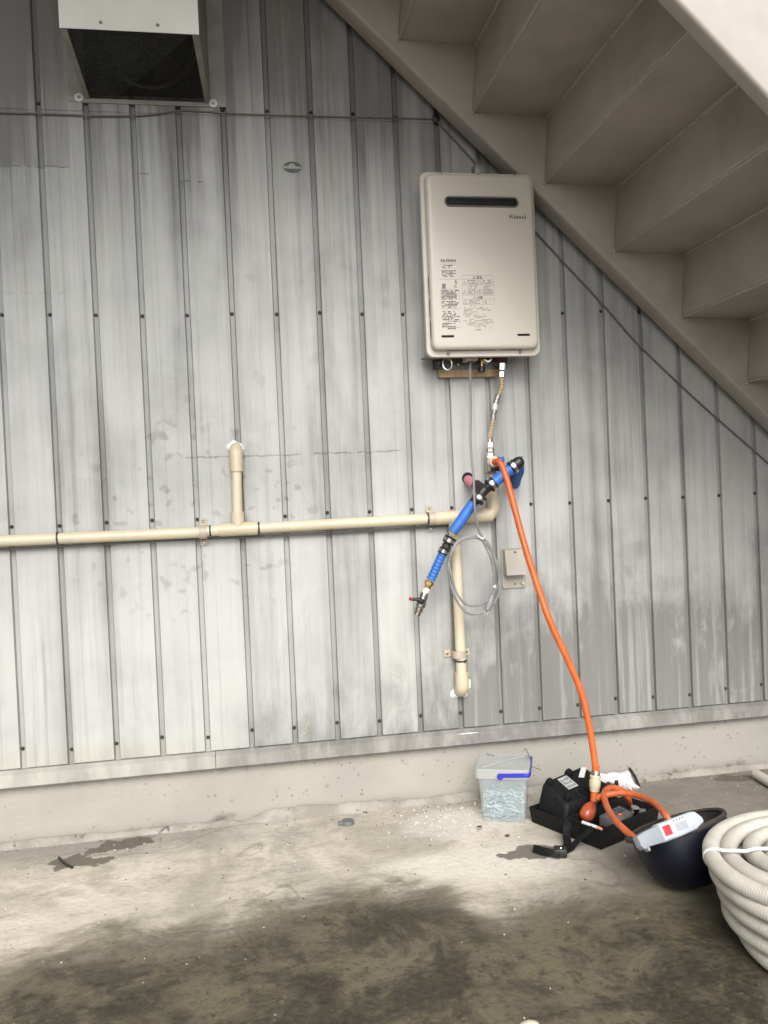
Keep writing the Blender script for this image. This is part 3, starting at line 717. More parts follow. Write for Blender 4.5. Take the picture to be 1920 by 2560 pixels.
MB().box(((a.x+c.x)/2, FY-.0018, zc-.0035), (c.x-a.x-.03, .001, .0025)).part('flue_vane', M_black, fs)
for pxa, pxb, py in ((408, 536, 1742), (1159, 1284, 1727)):
    p, q = hpt(pxa, py), hpt(pxb, py); MB().prism(rrect(p.x, q.x, p.z-.0034, p.z+.0034, .0033, FY), (0, -.0005, 0)).part('hook_slot', M_dark, heater)
for pya, pyb in ((1155, 1335), (1375, 1550), (1590, 1765)):
    zA, zB = at('h', 280, pya, HY-.008).z, at('h', 280, pyb, HY-.008).z
    MB().box((fx0-.0002, HY-.009, (zA+zB)/2), (.0012, .004, zA-zB)).part('side_vent', M_dark, heater)
for pxa, pxb in ((465, 690), (725, 950), (990, 1210)):
    xA, xB = at('h', pxa, 1870, HY-.01).x, at('h', pxb, 1870, HY-.01).x
    MB().box(((xA+xB)/2, HY-.0075, fz0-.0002), (xB-xA, .004, .0012)).part('bottom_vent', M_dark, heater)
for px, py, r in ((410, 146, .004), (1130, 157, .004), (477, 1914, .0055), (1187, 1897, .0055)):
    p = at('h', px, py, HY); MB().lathe(p, p+Vector((0, -.004, 0)), [(0, r), (.5, r*.95), (1, r*.5)], 12).part('screw', M_galv, heater)
# wordmark: heavy letters with serifs
lm = MB(); p = hpt(1078, 578); LW = hpt(1250, 578).x-p.x; LH = hpt(1150, 540).z-p.z
def rct(u0, v0, u1, v1): lm.box((p.x+LW*(u0+u1)/2, FY-.0003, p.z+LH*(v0+v1)/2), (LW*(u1-u0), .0004, LH*(v1-v0)))
def stem(u, top, wd=.05):
    rct(u, .07, u+wd, top-.06); rct(u-.018, 0, u+wd+.018, .068); rct(u-.018, top-.058, u+wd, top)
stem(.025, 1.0, .055); rct(.085, .93, .16, 1.0); rct(.15, .58, .195, .92); rct(.085, .48, .16, .56); rct(.13, .25, .175, .47); rct(.16, .0, .23, .24)
def nn(u): stem(u, .66); rct(u+.045, .56, u+.09, .65); stem(u+.085, .58, .04)
stem(.275, .66); rct(.272, .84, .325, 1.04)
nn(.375); nn(.555)
rct(.735, .56, .80, .66); rct(.79, .07, .835, .6); rct(.72, .05, .765, .32); rct(.75, .31, .79, .38); rct(.75, 0, .79, .08); rct(.82, 0, .86, .07)
stem(.915, .66); rct(.912, .84, .965, 1.04)
lm.part('wordmark', M_ink, heater)
# small print
text_part('model_number', 'RUX-A2016W-E', .0106, hpt(402, 1006)+Vector((0, -.0003, 0)), M_ink, heater, bold=.0003, sx=.62)
def rows(name, mat, xa_, xb_, ya_, yb_, n, seed, dens=.7, hgt=.55, wd=(6, 22)):
    rr = np.random.default_rng(seed); m = MB()
    for i in range(n):
        y = ya_+(yb_-ya_)*(i+.5)/n; dh = (yb_-ya_)/n*hgt; x = xa_+rr.uniform(0, 12)
        end = xb_-rr.uniform(0, (xb_-xa_)*.3)
        while x < end:
            ww = rr.uniform(*wd)
            if rr.random() < dens:
                q0, q1 = hpt(x, y+dh/2), hpt(min(x+ww, xb_), y-dh/2)
                m.box(((q0.x+q1.x)/2, FY-.00025, (q0.z+q1.z)/2), (q1.x-q0.x, .0003, q1.z-q0.z))
            x += ww+rr.uniform(1.5, 5)
    o = m.part(name, mat, heater, fix=False); o['kind'] = 'stuff'; return o
def line(m, xa_, ya_, xb_, yb_, t=.0006):
    q0, q1 = hpt(xa_, ya_), hpt(xb_, yb_)
    if abs(xb_-xa_) > abs(yb_-ya_): m.box(((q0.x+q1.x)/2, FY-.0003, (q0.z+q1.z)/2), (abs(q1.x-q0.x), .0003, t))
    else: m.box(((q0.x+q1.x)/2, FY-.0003, (q0.z+q1.z)/2), (t, .0003, abs(q1.z-q0.z)))
m = MB(); line(m, 388, 1028, 578, 1026); line(m, 388, 1178, 580, 1176); line(m, 400, 1280, 583, 1277); line(m, 405, 1472, 590, 1468); line(m, 410, 1660, 597, 1650); line(m, 402, 1278, 408, 1440); line(m, 581, 1277, 588, 1400)
m.part('rating_label_rule', M_inkg, heater)['kind'] = 'stuff'
rows('rating_label_text', M_ink, 405, 560, 1036, 1072, 3, 1, .55); rows('rating_label_text', M_ink, 407, 552, 1088, 1155, 5, 2, .7)
rows('rating_label_text', M_ink, 406, 580, 1284, 1380, 7, 3, .82, .6); rows('rating_label_text', M_ink, 408, 585, 1390, 1462, 5, 4, .8)
rows('rating_label_text', M_ink, 412, 590, 1490, 1600, 7, 5, .68, .62, (5, 12)); rows('rating_label_text', M_ink, 413, 560, 1606, 1650, 3, 6, .8)
rows('barcode', M_ink, 465, 588, 1653, 1672, 1, 7, .95, .9, (2, 6)); rows('approval_mark', M_ink, 415, 452, 1222, 1272, 4, 8, .95, .8, (10, 30)); rows('approval_mark', M_inkg, 530, 562, 1188, 1262, 5, 9, .8, .6, (8, 24))
m = MB()
for q in ((612, 1140, 920, 1138), (612, 1178, 922, 1176), (615, 1338, 926, 1334), (617, 1378, 927, 1374), (620, 1428, 929, 1424)): line(m, *q)
line(m, 608, 1140, 622, 1430, .0005); line(m, 920, 1138, 930, 1424, .0005); line(m, 664, 1180, 670, 1336, .0004); line(m, 760, 1180, 766, 1336, .0004); line(m, 814, 1180, 818, 1336, .0004)
m.part('warning_label_rule', M_inkl, heater)['kind'] = 'stuff'
rows('warning_label_text', M_inkl, 668, 760, 1184, 1330, 10, 11, .8); rows('warning_label_text', M_inkl, 816, 922, 1184, 1330, 10, 12, .8); rows('warning_label_text', M_inkl, 670, 900, 1382, 1420, 3, 13, .7)
rows('warning_label_text', M_inkl, 622, 928, 1434, 1654, 15, 14, .62, .42, (8, 34)); rows('warning_label_text', M_inkg, 734, 826, 1669, 1683, 1, 15, .95, .95, (3, 9)); rows('warning_label_text', M_inkl, 862, 932, 1672, 1680, 1, 16, .8)
def tri(px, py, s):
    m = MB(); A = [hpt(px-s, py+s*.8), hpt(px+s, py+s*.8), hpt(px, py-s)]
    for i in range(3): m.tube([A[i]+Vector((0, -.0002, 0)), A[(i+1) % 3]+Vector((0, -.0002, 0))], .00045, 4)
    m.tube([hpt(px, py-s*.35)+Vector((0, -.0002, 0)), hpt(px, py+s*.55)+Vector((0, -.0002, 0))], .0004, 4); m.part('warning_sign', M_inkg, heater)
for q in ((730, 1160, 15), (737, 1359, 15), (636, 1217, 21), (639, 1303, 21), (643, 1404, 21)): tri(*q)
def ban(px, py, s, extra):
    m = MB(); c = hpt(px, py); r = hpt(px+s, py).x-c.x
    m.tube([c+Vector((r*math.cos(a), -.0002, r*math.sin(a))) for a in np.linspace(0, 2*math.pi, 21)], .0005, 4, caps=False)
    m.tube([c+Vector((-r*.7, -.0002, r*.7)), c+Vector((r*.7, -.0002, -r*.7))], .00045, 4)
    if extra: m.box(c+Vector((0, -.0002, 0)), (r*.35, .0003, r*.9))
    m.part('prohibition_sign', M_inkg, heater)
ban(783, 1215, 21, False); ban(785, 1300, 21, True)
text_part('warning_heading', '警告', .0086, hpt(756, 1172)+Vector((0, -.0003, 0)), M_inkg, heater, bold=.0002); text_part('warning_heading', '注意', .0086, hpt(762, 1370)+Vector((0, -.0003, 0)), M_inkg, heater, bold=.0002)
# hanging hook above, bracket and fittings below
p = at('h', 768, 130, -.02); MB().box((p.x, -.03, p.z+.002), (.036, .04, .03)).part('hanging_bracket', M_galv, heater, bevel=.003)
p = at('h', 768, 146, HY-.002); MB().cyl(p, p+Vector((0, -.003, 0)), .004).part('screw', M_galv, heater)
p = at('u', 130, 220, -.075); MB().box((p.x, -.075, p.z+.004), (.045, .10, .006)).part('hanging_bracket', M_galv, heater, bevel=.001); MB().box((p.x+.275, -.075, p.z+.014), (.02, .1, .005)).part('hanging_bracket', M_galv, heater)
p = at('u', 700, 405, -.035); bp = MB().box((p.x+.008, -.035, (p.z+zb_+.02)/2), (.235, .004, zb_+.02-p.z)); bp.part('pipe_plate', plain('dark zinc plate', (.10, .098, .09), .45, .6, dirt=.3), heater)
U = lambda x, y, Y=-.07: at('u', x, y, Y)
def fit(name, mat, p0, p1, prof, n=16, par=heater): return MB().lathe(p0, p1, prof, n).part(name, mat, par)
fit('drain_cap', M_black, U(232, 372), U(235, 255), [(0, .009), (.1, .0105), (.8, .0105), (1, .007)])
fit('brass_stub', M_brass, U(235, 280), U(237, 180), [(0, .005), (1, .005)])
fit('drain_cap', M_black, U(918, 452), U(918, 360), [(0, .0095), (.1, .0108), (.85, .0108), (1, .008)])
fit('brass_stub', M_brass, U(918, 365), U(920, 200), [(0, .0055), (1, .0055)])
fit('valve_cap', M_brass, U(395, 262), U(395, 215), [(0, .006), (.3, .0075), (1, .007)])
c = U(975, 240, -.06); fit('gas_inlet', M_steel, c+Vector((0, -.03, 0)), c+Vector((0, .02, 0)), [(0, .0135), (.3, .0135), (.31, .0155), (1, .0155)], 20); fit('inlet_cap', M_black, c+Vector((0, -.034, 0)), c+Vector((0, -.0295, 0)), [(0, .0095), (1, .0105)], 18)
m = MB(); c = U(365, 318, -.06); m.tube([c+Vector((.014*math.cos(a), -.004, .018*math.sin(a))) for a in np.linspace(0, 2*math.pi, 18)], .0028, 6, caps=False); m.part('clip_ring', M_steel, heater)
p = U(735, 225, -.075); MB().box((p.x, -.075, p.z+.006), (.037, .05, .034)).part('cord_gland', M_saddle, heater, bevel=.003)
fit('gland_nut', M_black, U(742, 295, -.075), U(742, 270, -.075), [(0, .008), (.3, .013), (1, .014)])
p = U(540, 330, -.038); fit('bolt', M_brass, p+Vector((0, -.005, 0)), p, [(0, .004), (1, .006)], 6)
fit('outlet_stub', plain('red nylon collar', (.22, .035, .035), .5), U(1235, 262), U(1235, 190), [(0, .012), (1, .012)])
# lumber behind
p, q = at('u', 240, 400, -.033), at('u', 1180, 515, -.033); b = MB().box(((p.x+q.x)/2, -.0215, q.z+.028), (q.x-p.x, .023, .056)); solo(b, 'wooden_batten', 'short pale wooden batten screwed to the wall beneath the heater', 'batten', M_wood, bevel=.0012)

# ------------------------------------------------------------------ flexible hose from heater to valve
FYH = -.066
fp = lambda x, y, Y=FYH: at('m', x, y, Y)
fl = thing('flexible_water_hose', 'short bellows hose with steel nuts and braid joining heater to the valve', 'hose', fp(1010, 900))
def hexnut(name, p0, p1, r, mat, par): return MB().lathe(p0, p1, [(0, r*.9), (.12, r), (.88, r), (1, r*.9)], 6).part(name, mat, par, ang=20)
hexnut('nut', fp(1110, 178), fp(1112, 102), .0125, M_chrome, fl); hexnut('nut', fp(1107, 245), fp(1109, 182), .0115, M_steel, fl)
def bellows(name, pts, r, pitch, mat, par, depth=.0032):
    path = catmull(pts, 24); L = [0]
    for a, c in zip(path[:-1], path[1:]): L.append(L[-1]+(c-a).length)
    n = max(8, int(L[-1]/pitch*5)); out, rr = [], []
    for i in range(n+1):
        s_ = L[-1]*i/n; j = max(0, min(len(L)-2, next((k for k in range(len(L)-1) if L[k+1] >= s_), len(L)-2))); u = (s_-L[j])/max(1e-9, L[j+1]-L[j])
        out.append(path[j].lerp(path[j+1], u)); rr.append(r-depth*(.5-.5*math.cos(2*math.pi*s_/pitch)))
    return MB().tube(out, rr, 14).part(name, mat, par)
bellows('bellows', [fp(1108, 246), fp(1110, 300), fp(1100, 360), fp(1080, 420)], .0084, .0064, M_bellow, fl)
MB().tube(catmull([fp(1078, 405), fp(1060, 460), fp(1048, 500)], 6), .0085, 12).part('braid', M_braid, fl)
MB().tube([fp(1050, 490), fp(1042, 545)], .0086, 12).part('white_band', M_white, fl)
MB().tube(catmull([fp(1042, 542), fp(1032, 590), fp(1028, 636)], 6), .0084, 12).part('braid', M_braid, fl)
bellows('bellows', [fp(1028, 630), fp(1018, 700), fp(1000, 780), fp(996, 825)], .0086, .0064, M_bellow, fl)
MB().tube([fp(996, 820), fp(997, 850)], .0062, 12).part('sleeve', M_steel, fl)
hexnut('nut', fp(1003, 905), fp(1002, 848), .0115, M_chrome, fl)

# valve with tee on top of the riser
vv = thing('ball_valve', 'chrome valve body on the riser with a cream hose outlet', 'valve', fp(1005, 1050, PY))
VY = -.056
vp = lambda x, y, Y=VY: at('m', x, y, Y)
hexnut('nut', vp(1002, 945), vp(1000, 905), .0125, M_nickel, vv); hexnut('nut', vp(1002, 992), vp(1002, 948), .0135, M_steel, vv)
MB().box((vp(1003, 1062).x, VY, vp(1003, 1062).z), (.026, .03, .052)).part('valve_body', M_nickel, vv, bevel=.003)
MB().lathe(vp(1004, 1130), vp(1004, 1105), [(0, .0135), (1, .0135)], 18).part('collar', M_steel, vv)
oa = vp(1015, 1035, -.068); ob = vp(1040, 1035, -.105)
MB().lathe(oa, ob, [(0, .016), (.2, .0178), (.7, .0172), (.72, .0145), (1, .014)], 20).part('outlet_nut', M_pvc2, vv)
MB().box(vp(1050, 1090, -.08), (.02, .025, .022)).part('lever_hub', M_black, vv, bevel=.003)
p = at('m', 1100, 1016, -.035); MB().box(p, (.018, .02, .018)).part('blue_lever', M_blued, vv, bevel=.002)

# ------------------------------------------------------------------ blue sleeved pipe assembly
BL = thing('blue_pipe_assembly', 'blue sleeved pipes with black push fittings and drain tap hanging off the wall', 'pipework', at('m', 960, 1300, -.1))
E_ = at('m', 1262, 1045, -.135); Tt = at('m', 935, 1310, -.125); K1 = at('m', 840, 1425, -.123); K2 = at('m', 645, 1700, -.118)
ax1 = (Tt-E_).normalized()
wp = at('m', 1225, 1235, -.004)
MB().tube(catmull([wp, at('m', 1235, 1190, -.04), at('m', 1265, 1110, -.095), E_+Vector((.004, .022, -.004))], 6), [.0195]*6+[.0192]*6+[.0185]*7, 16).part('blue_sleeve', M_blued, BL)
m = MB(); m.tube([E_+Vector((.006, .028, -.006)), E_+Vector((.003, .010, .0)), E_, E_+ax1*.02, E_+ax1*.036], [.0165, .0185, .0175, .0165, .0165], 16); m.ball(E_+Vector((.002, .002, 0)), .0182, 16, 10)
m.box(E_+Vector((.006, -.006, .0165)), (.014, .003, .004)); m.part('elbow', M_black, BL)
def collar(c, ax, r=.0205, wd=.022):
    m = MB(); m.lathe(c-ax*wd/2, c+ax*wd/2, [(0, r*.86), (.08, r), (.92, r), (1, r*.86)], 20); o = m.part('collar', M_black, BL)
    m = MB(); n = 24; nn_ = ax.orthogonal().normalized(); bn = ax.cross(nn_)
    V = [c+ax*k+(nn_*math.cos(2*math.pi*i/n)+bn*math.sin(2*math.pi*i/n))*(r+.0008) for k in (-.0045, .0045) for i in range(n)]
    m.add(V, [(i, (i+1) % n, n+(i+1) % n, n+i) for i in range(n)]); m.part('steel_ring', M_steel, o, fix=False)
def onln(p, q, view, px, py):                                  # nearest point of a line to a sight line
    d = ray(view, px, py).normalized(); u = (q-p).normalized(); w0 = p-CAM; b_ = u.dot(d); den = 1-b_*b_
    s_ = (b_*d.dot(w0)-u.dot(w0))/den; return p+u*s_
collar(onln(E_, Tt, 'm', 1210, 1072), ax1)
s0 = onln(E_, Tt, 'm', 1190, 1095); s1 = onln(E_, Tt, 'm', 1020, 1225)
path = [s0.lerp(s1, t) for t in np.linspace(0, 1, 12)]; MB().tube(path, [.0172+.0006*math.sin(7*t) for t in np.linspace(0, 2, 12)], 16).part('blue_sleeve', M_blue, BL)
collar(onln(E_, Tt, 'm', 1012, 1245), ax1, .0215)
m = MB(); m.tube([onln(E_, Tt, 'm', 1000, 1255), Tt, K1], [.0145, .0155, .0150], 16)
pk = at('m', 870, 1255, -.085); m.tube([Tt, pk], [.0165, .017], 16); m.lathe(onln(E_, Tt, 'm', 975, 1270), onln(E_, Tt, 'm', 950, 1292), [(0, .0175), (1, .0175)], 6); m.part('tee', M_black, BL)
ax2 = (K2-K1).normalized()
collar(at('m', 895, 1378, -.124), (Tt-K1).normalized(), .0215, .024)
path = [K1.lerp(K2, t) for t in np.linspace(.0, 1, 12)]; MB().tube(path, [.0158+.0005*math.sin(9*t) for t in np.linspace(0, 2, 12)], 16).part('blue_sleeve', M_blue, BL)
hole = at('m', 790, 1190, -.0105)
MB().tube(catmull([at('m', 785, 1200, .004), at('m', 812, 1222, -.04), pk+(pk-Tt).normalized()*(-.004)], 6), .0148, 16).part('pink_sleeve', M_pink, BL)
MB().lathe(hole+Vector((0, .0006, 0)), hole+Vector((0, 0, 0)), [(0, .0185), (1, .0185)], 24).part('wall_hole', M_dark, BL)
Nn = lambda x, y, Y: at('n', x, y, Y)
c1_ = Nn(617, 192, -.118); c2_ = Nn(563, 293, -.114); ax3 = (c2_-c1_).normalized()
collar(c1_, ax3, .0185); MB().tube([c1_, c2_], .0115, 14).part('coupling', M_black, BL)
MB().lathe(c1_.lerp(c2_, .42), c1_.lerp(c2_, .62), [(0, .0135), (1, .0135)], 6).part('coupling', M_black, BL)
collar(c2_, ax3, .0155, .02)
e1_ = Nn(440, 565, -.108); rr = np.random.default_rng(3); n = 46
path = [c2_.lerp(e1_, .08+.92*t) for t in np.linspace(0, 1, n)]
MB().tube(path, [.0118+.0017*abs(math.sin(i*.55))+rr.uniform(-.0005, .0005) for i in range(n)], 14).part('taped_sleeve', M_blue, BL, ang=60)
h0, h1 = Nn(432, 575, -.108), Nn(408, 640, -.106)
MB().lathe(h0, h1, [(0, .0115), (.1, .0135), (.55, .0135), (.6, .010), (1, .0095)], 6).part('brass_adapter', M_brass, BL, ang=20)
MB().lathe(Nn(412, 645, -.106), Nn(380, 690, -.105), [(0, .0095), (.5, .0102), (1, .0095)], 16).part('thread_tape', M_white, BL)
v0, v1 = Nn(385, 685, -.105), Nn(310, 895, -.10)
tap = MB().lathe(v0, v1, [(0, .0115), (.15, .013), (.3, .0125), (.42, .0155), (.6, .0155), (.66, .0125), (.82, .0125), (.86, .0105), (1, .0105)], 16).part('drain_tap', M_nickel, BL)
MB().lathe(Nn(345, 770, -.10), Nn(338, 768, -.128), [(0, .009), (1, .0085)], 14).part('lever_hub', M_black, tap)
MB().tube(catmull([Nn(365, 775, -.126), Nn(320, 750, -.13), Nn(270, 748, -.13), Nn(246, 742, -.13)], 5), [.0085, .0085, .008, .0075, .0065, .0055, .005, .0048, .0045, .0045, .0045, .0045, .0045, .0045, .0045, .0045][:16], 12).part('tap_lever', M_black, tap)
MB().tube([Nn(262, 746, -.13), Nn(238, 741, -.13)], .0052, 12).part('lever_tip', plain('red lever tip', (.35, .03, .025), .45), tap)

# ------------------------------------------------------------------ mains cord with plug
cord = thing('power_cord', 'grey mains cord hanging from the heater, coiled with its plug at the end', 'cord', at('m', 850, 1300, -.09))
cy = -.17
pts = [U(740, 285, -.075), U(738, 420, -.076), at('m', 815, 350, -.078), at('m', 820, 560, -.085), at('m', 815, 800, -.10), at('m', 825, 1000, -.12), at('m', 842, 1150, -.145), at('m', 850, 1350, -.155), at('m', 860, 1520, -.15), at('m', 885, 1660, -.14), at('n', 930, 165, -.135), at('n', 985, 225, -.13)]
CY = -.125
loop1 = [(1040, 350), (1085, 440), (1100, 560), (1085, 680), (1040, 780), (960, 850), (860, 888), (780, 872), (710, 800), (655, 690), (622, 560), (608, 440), (622, 330), (670, 230), (750, 168), (840, 152), (910, 170), (970, 225), (1020, 310), (1060, 420), (1082, 530), (1080, 610), (1045, 690), (985, 750), (900, 798), (830, 808), (770, 790), (710, 730), (665, 640), (632, 520), (616, 410)]
loop1 = loop1[:29]+[(640, 540), (618, 420), (632, 320), (680, 235), (760, 180), (850, 168), (920, 190), (965, 260), (1000, 340), (1025, 430), (1035, 520), (1038, 620)]
pts += [at('n', x, y, CY-(.004 if i % 2 else 0)-i*.0002) for i, (x, y) in enumerate(loop1)]
MB().tube(catmull(pts, 6), .0036, 8).part('cable', M_greycord, cord)
MB().tube([at('n', 880, 148, -.142), at('n', 935, 180, -.142), at('n', 948, 155, -.142)], .003, 6).part('twist_tie', M_white, cord)
MB().tube([at('n', 1032, 505, CY-.007), at('n', 1033, 525, CY-.007)], .0048, 8).part('tag', M_white, cord); MB().tube([at('n', 1040, 612, CY-.007), at('n', 1042, 635, CY-.007)], .0052, 8).part('tag', M_white, cord)
pl0, pl1 = at('n', 1050, 640, CY-.008), at('n', 970, 850, CY-.008)
n = 26; path = [pl0.lerp(pl1, t) for t in np.linspace(0, 1, n)]
rr_ = [.0042+.0016*(i/9)+(.0013 if i % 2 else 0) for i in range(10)]+[.0075, .0085, .009, .0095, .010, .0105, .0108, .011, .011, .011, .011, .0108, .0105, .0102, .010, .0098]
plug = MB().tube(path, rr_, 12).part('plug', M_greycord, cord)
for dx in (-13, 13):
    p0, p1 = at('n', 965+dx, 850+dx*.2, CY-.008), at('n', 953+dx, 898+dx*.15, CY-.008)
    MB().tube([p0, p1], .0024, 4).part('prong', M_steel, plug)

# ------------------------------------------------------------------ outlet cover
n_ = lambda x, y, Y=-.0105: at('n', x, y, Y)
A0, A1 = n_(1100, 268), n_(1392, 628); ox0, ox1, oz0, oz1 = A0.x, A0.x+.074, A1.z-.001, A0.z
out = thing('outdoor_outlet', 'beige hooded outdoor power outlet fixed to the cladding beside the orange hose', 'outlet', ((ox0+ox1)/2, 0, oz0))
loft([rrect(ox0, ox1, oz0, oz1, .006, -.0088), rrect(ox0, ox1, oz0, oz1, .006, -.0125), rrect(ox0+.001, ox1-.001, oz0+.001, oz1-.001, .005, -.0135)]).part('back_plate', M_outlet, out)
zm = n_(1250, 478).z
V = [(ox0+.004, -.0135, zm-.012), (ox1-.004, -.0135, zm-.012), (ox1-.004, -.0135, oz1-.003), (ox0+.004, -.0135, oz1-.003)]
fr = [(ox0+.006, -.045, zm-.010), (ox1-.006, -.045, zm-.010), (ox1-.008, -.024, oz1-.006), (ox0+.008, -.024, oz1-.006)]
m = MB(); m.add(V+fr, [(4, 5, 6, 7), (0, 4, 7, 3), (1, 2, 6, 5), (2, 3, 7, 6)])
t_ = .0022; V2 = [(ox0+.004+t_, -.0135, zm-.012), (ox1-.004-t_, -.0135, zm-.012), (ox1-.004-t_, -.0135, oz1-.003-t_), (ox0+.004+t_, -.0135, oz1-.003-t_)]
f2 = [(ox0+.006+t_, -.045+t_, zm-.010), (ox1-.006-t_, -.045+t_, zm-.010), (ox1-.008-t_, -.024+t_, oz1-.006-t_), (ox0+.008+t_, -.024+t_, oz1-.006-t_)]
m.add(V2+f2, [(7, 6, 5, 4), (3, 7, 4, 0), (5, 6, 2, 1), (6, 7, 3, 2)]); m.add([fr[0], fr[1], f2[1], f2[0]], [(0, 1, 2, 3)]); m.add([V[0], fr[0], f2[0], V2[0]], [(0, 1, 2, 3)]); m.add([V[1], fr[1], f2[1], V2[1]], [(0, 1, 2, 3)])
m.part('hood', M_outlet, out, ang=20, fix=False)
MB().box(((ox0+ox1)/2, -.030, zm-.004), (ox1-ox0-.018, .026, .002)).part('socket_face', plain('shaded socket', (.22, .20, .17), .5), out)
p = n_(1236, 303, -.0255); MB().cyl(p+Vector((0, .002, 0)), p+Vector((0, -.0022, 0)), .0028, n=12).part('screw_hole', M_dark, out)
p = n_(1235, 602, -.0138); MB().box(p, (.0045, .0012, .006)).part('earth_slot', M_screw, out)
p = n_(1304, 592, -.014); MB().lathe(p, p+Vector((0, -.008, 0)), [(0, .0055), (.7, .0055), (1, .0048)], 14).part('earth_terminal', M_saddle, out)

# ------------------------------------------------------------------ orange hose down to the case
oh = thing('orange_hose', 'long orange rubber hose hanging from the valve down to the black case', 'hose', at('d', 1200, 1350, -.16))
OH = [(ob+(oa-ob)*.1), ob+(ob-oa).normalized()*.014+Vector((.004, 0, .001)), at('m', 1085, 1036, -.130), at('m', 1118, 1090, -.140), at('m', 1150, 1180, -.150), at('m', 1180, 1280, -.160), at('m', 1222, 1440, -.174), at('m', 1275, 1640, -.192), at('m', 1322, 1810, -.208), at('n', 1370, 390, -.222), at('n', 1480, 720, -.247), at('n', 1575, 980, -.268), at('d', 1250, 1480, -.290), at('d', 1273, 1570, -.308), at('d', 1284, 1640, -.320), at('d', 1287, 1668, -.324)]
MB().tube(catmull(OH, 8), .0092, 14).part('hose', M_orange, oh)
qk = lambda x, y, Y: at('q', x, y, Y)
c0, c1v = qk(783, 70, -.325), qk(778, 128, -.325)
MB().tube([c0, c1v], .0102, 14).part('hose_end', M_orange, oh)
MB().lathe(qk(778, 128, -.325), qk(776, 180, -.327), [(0, .0118), (.1, .0122), (1, .0122)], 18).part('steel_ferrule', M_nickel, oh)
MB().lathe(qk(776, 172, -.327), qk(766, 360, -.331), [(0, .0148), (.14, .0152), (.16, .0135), (.3, .0135), (.33, .0155), (.72, .0155), (.78, .0138), (1, .0128)], 20).part('quick_coupler', M_pvc2, oh)
MB().tube([qk(766, 352, -.331), qk(764, 400, -.333), qk(762, 402, -.333), qk(756, 480, -.337)], [.0102, .0102, .0096, .0094], 14).part('hose_end', M_orange, oh)
MB().tube([qk(758, 478, -.337), qk(752, 510, -.338)], .0104, 14).part('band', M_black, oh)
b0, b1 = qk(750, 495, -.338), qk(640, 690, -.362)
MB().lathe(b0, b1, [(0, .008), (.12, .0125), (.3, .0178), (.55, .0205), (.78, .0195), (.92, .0145), (.98, .009), (1, .004)], 20).part('hand_bulb', M_bulb, oh, ang=60)

# ------------------------------------------------------------------ black case
ca = Vector((.902, .432, 0)); cb = Vector((-.432, .902, 0)); near = Vector((1.522, -.466, G0))
case = thing('black_tool_case', 'open black plastic tool case lying unfolded on the floor by the wall', 'case', near+ca*.11+cb*.12)
def cp(u, v, z): return near+ca*u+cb*v+Vector((0, 0, z))
def tray(u0, u1, v0, v1, h, th=.005, tap_=.006):
    m = MB(); o = [cp(u0+tap_, v0+tap_, .001), cp(u1-tap_, v0+tap_, .001), cp(u1-tap_, v1-tap_, .001), cp(u0+tap_, v1-tap_, .001), cp(u0, v0, h), cp(u1, v0, h), cp(u1, v1, h), cp(u0, v1, h)]
    i = [cp(u0+th+tap_, v0+th+tap_, .006), cp(u1-th-tap_, v0+th+tap_, .006), cp(u1-th-tap_, v1-th-tap_, .006), cp(u0+th+tap_, v1-th-tap_, .006), cp(u0+th, v0+th, h), cp(u1-th, v0+th, h), cp(u1-th, v1-th, h), cp(u0+th, v1-th, h)]
    F = [(3, 2, 1, 0)]+[(k, (k+1) % 4, 4+(k+1) % 4, 4+k) for k in range(4)]+[(8, 9, 10, 11)]+[(8+(k+1) % 4, 8+k, 12+k, 12+(k+1) % 4) for k in range(4)]+[(4+k, 4+(k+1) % 4, 12+(k+1) % 4, 12+k) for k in range(4)]
    return m.add(o+i, F)
tray(0, .245, 0, .118, .058).part('case_base', M_blackm, case, bevel=.003)
tray(0, .245, .128, .262, .046).part('case_lid', M_blackm, case, bevel=.003)
for u in (.05, .19): MB().cyl(cp(u-.012, .123, .045), cp(u+.012, .123, .045), .005).part('hinge', M_blackm, case)
# moulded insert with ridges standing in the lid half
ins = MB(); ins.hexa([cp(.012, .136, .010), cp(.235, .136, .010), cp(.235, .254, .010), cp(.012, .254, .010), cp(.03, .140, .075), cp(.215, .140, .085), cp(.205, .236, .128), cp(.035, .240, .115)])
io = ins.part('moulded_insert', M_blackm, case, bevel=.013, segs=4)
def itop(s, t, h=0): 
    a, b2, c2, d2 = cp(.03, .140, .075), cp(.215, .140, .085), cp(.205, .236, .128), cp(.035, .240, .115)
    n2 = (b2-a).cross(d2-a).normalized(); return a.lerp(b2, s).lerp(d2.lerp(c2, s), t)+n2*h
for s0_, t0_ in ((.04, .86), (.52, .9), (.9, .5), (.05, .2)):
    m = MB(); m.hexa([itop(s0_, t0_-.1, -.004), itop(s0_+.12, t0_-.1, -.004), itop(s0_+.12, t0_+.1, -.004), itop(s0_, t0_+.1, -.004), itop(s0_+.015, t0_-.07, .013), itop(s0_+.105, t0_-.07, .013), itop(s0_+.105, t0_+.07, .013), itop(s0_+.015, t0_+.07, .013)]); m.part('insert_lug', M_blackm, io, bevel=.003)
m = MB()
for s0_ in (.3, .42, .54, .66): m.hexa([itop(s0_, .08, -.002), itop(s0_+.05, .08, -.002), itop(s0_+.05, .28, -.002), itop(s0_, .28, -.002), itop(s0_, .08, .005), itop(s0_+.05, .08, .005), itop(s0_+.05, .28, .005), itop(s0_, .28, .005)])
m.part('insert_rib', M_blackm, io, bevel=.002)
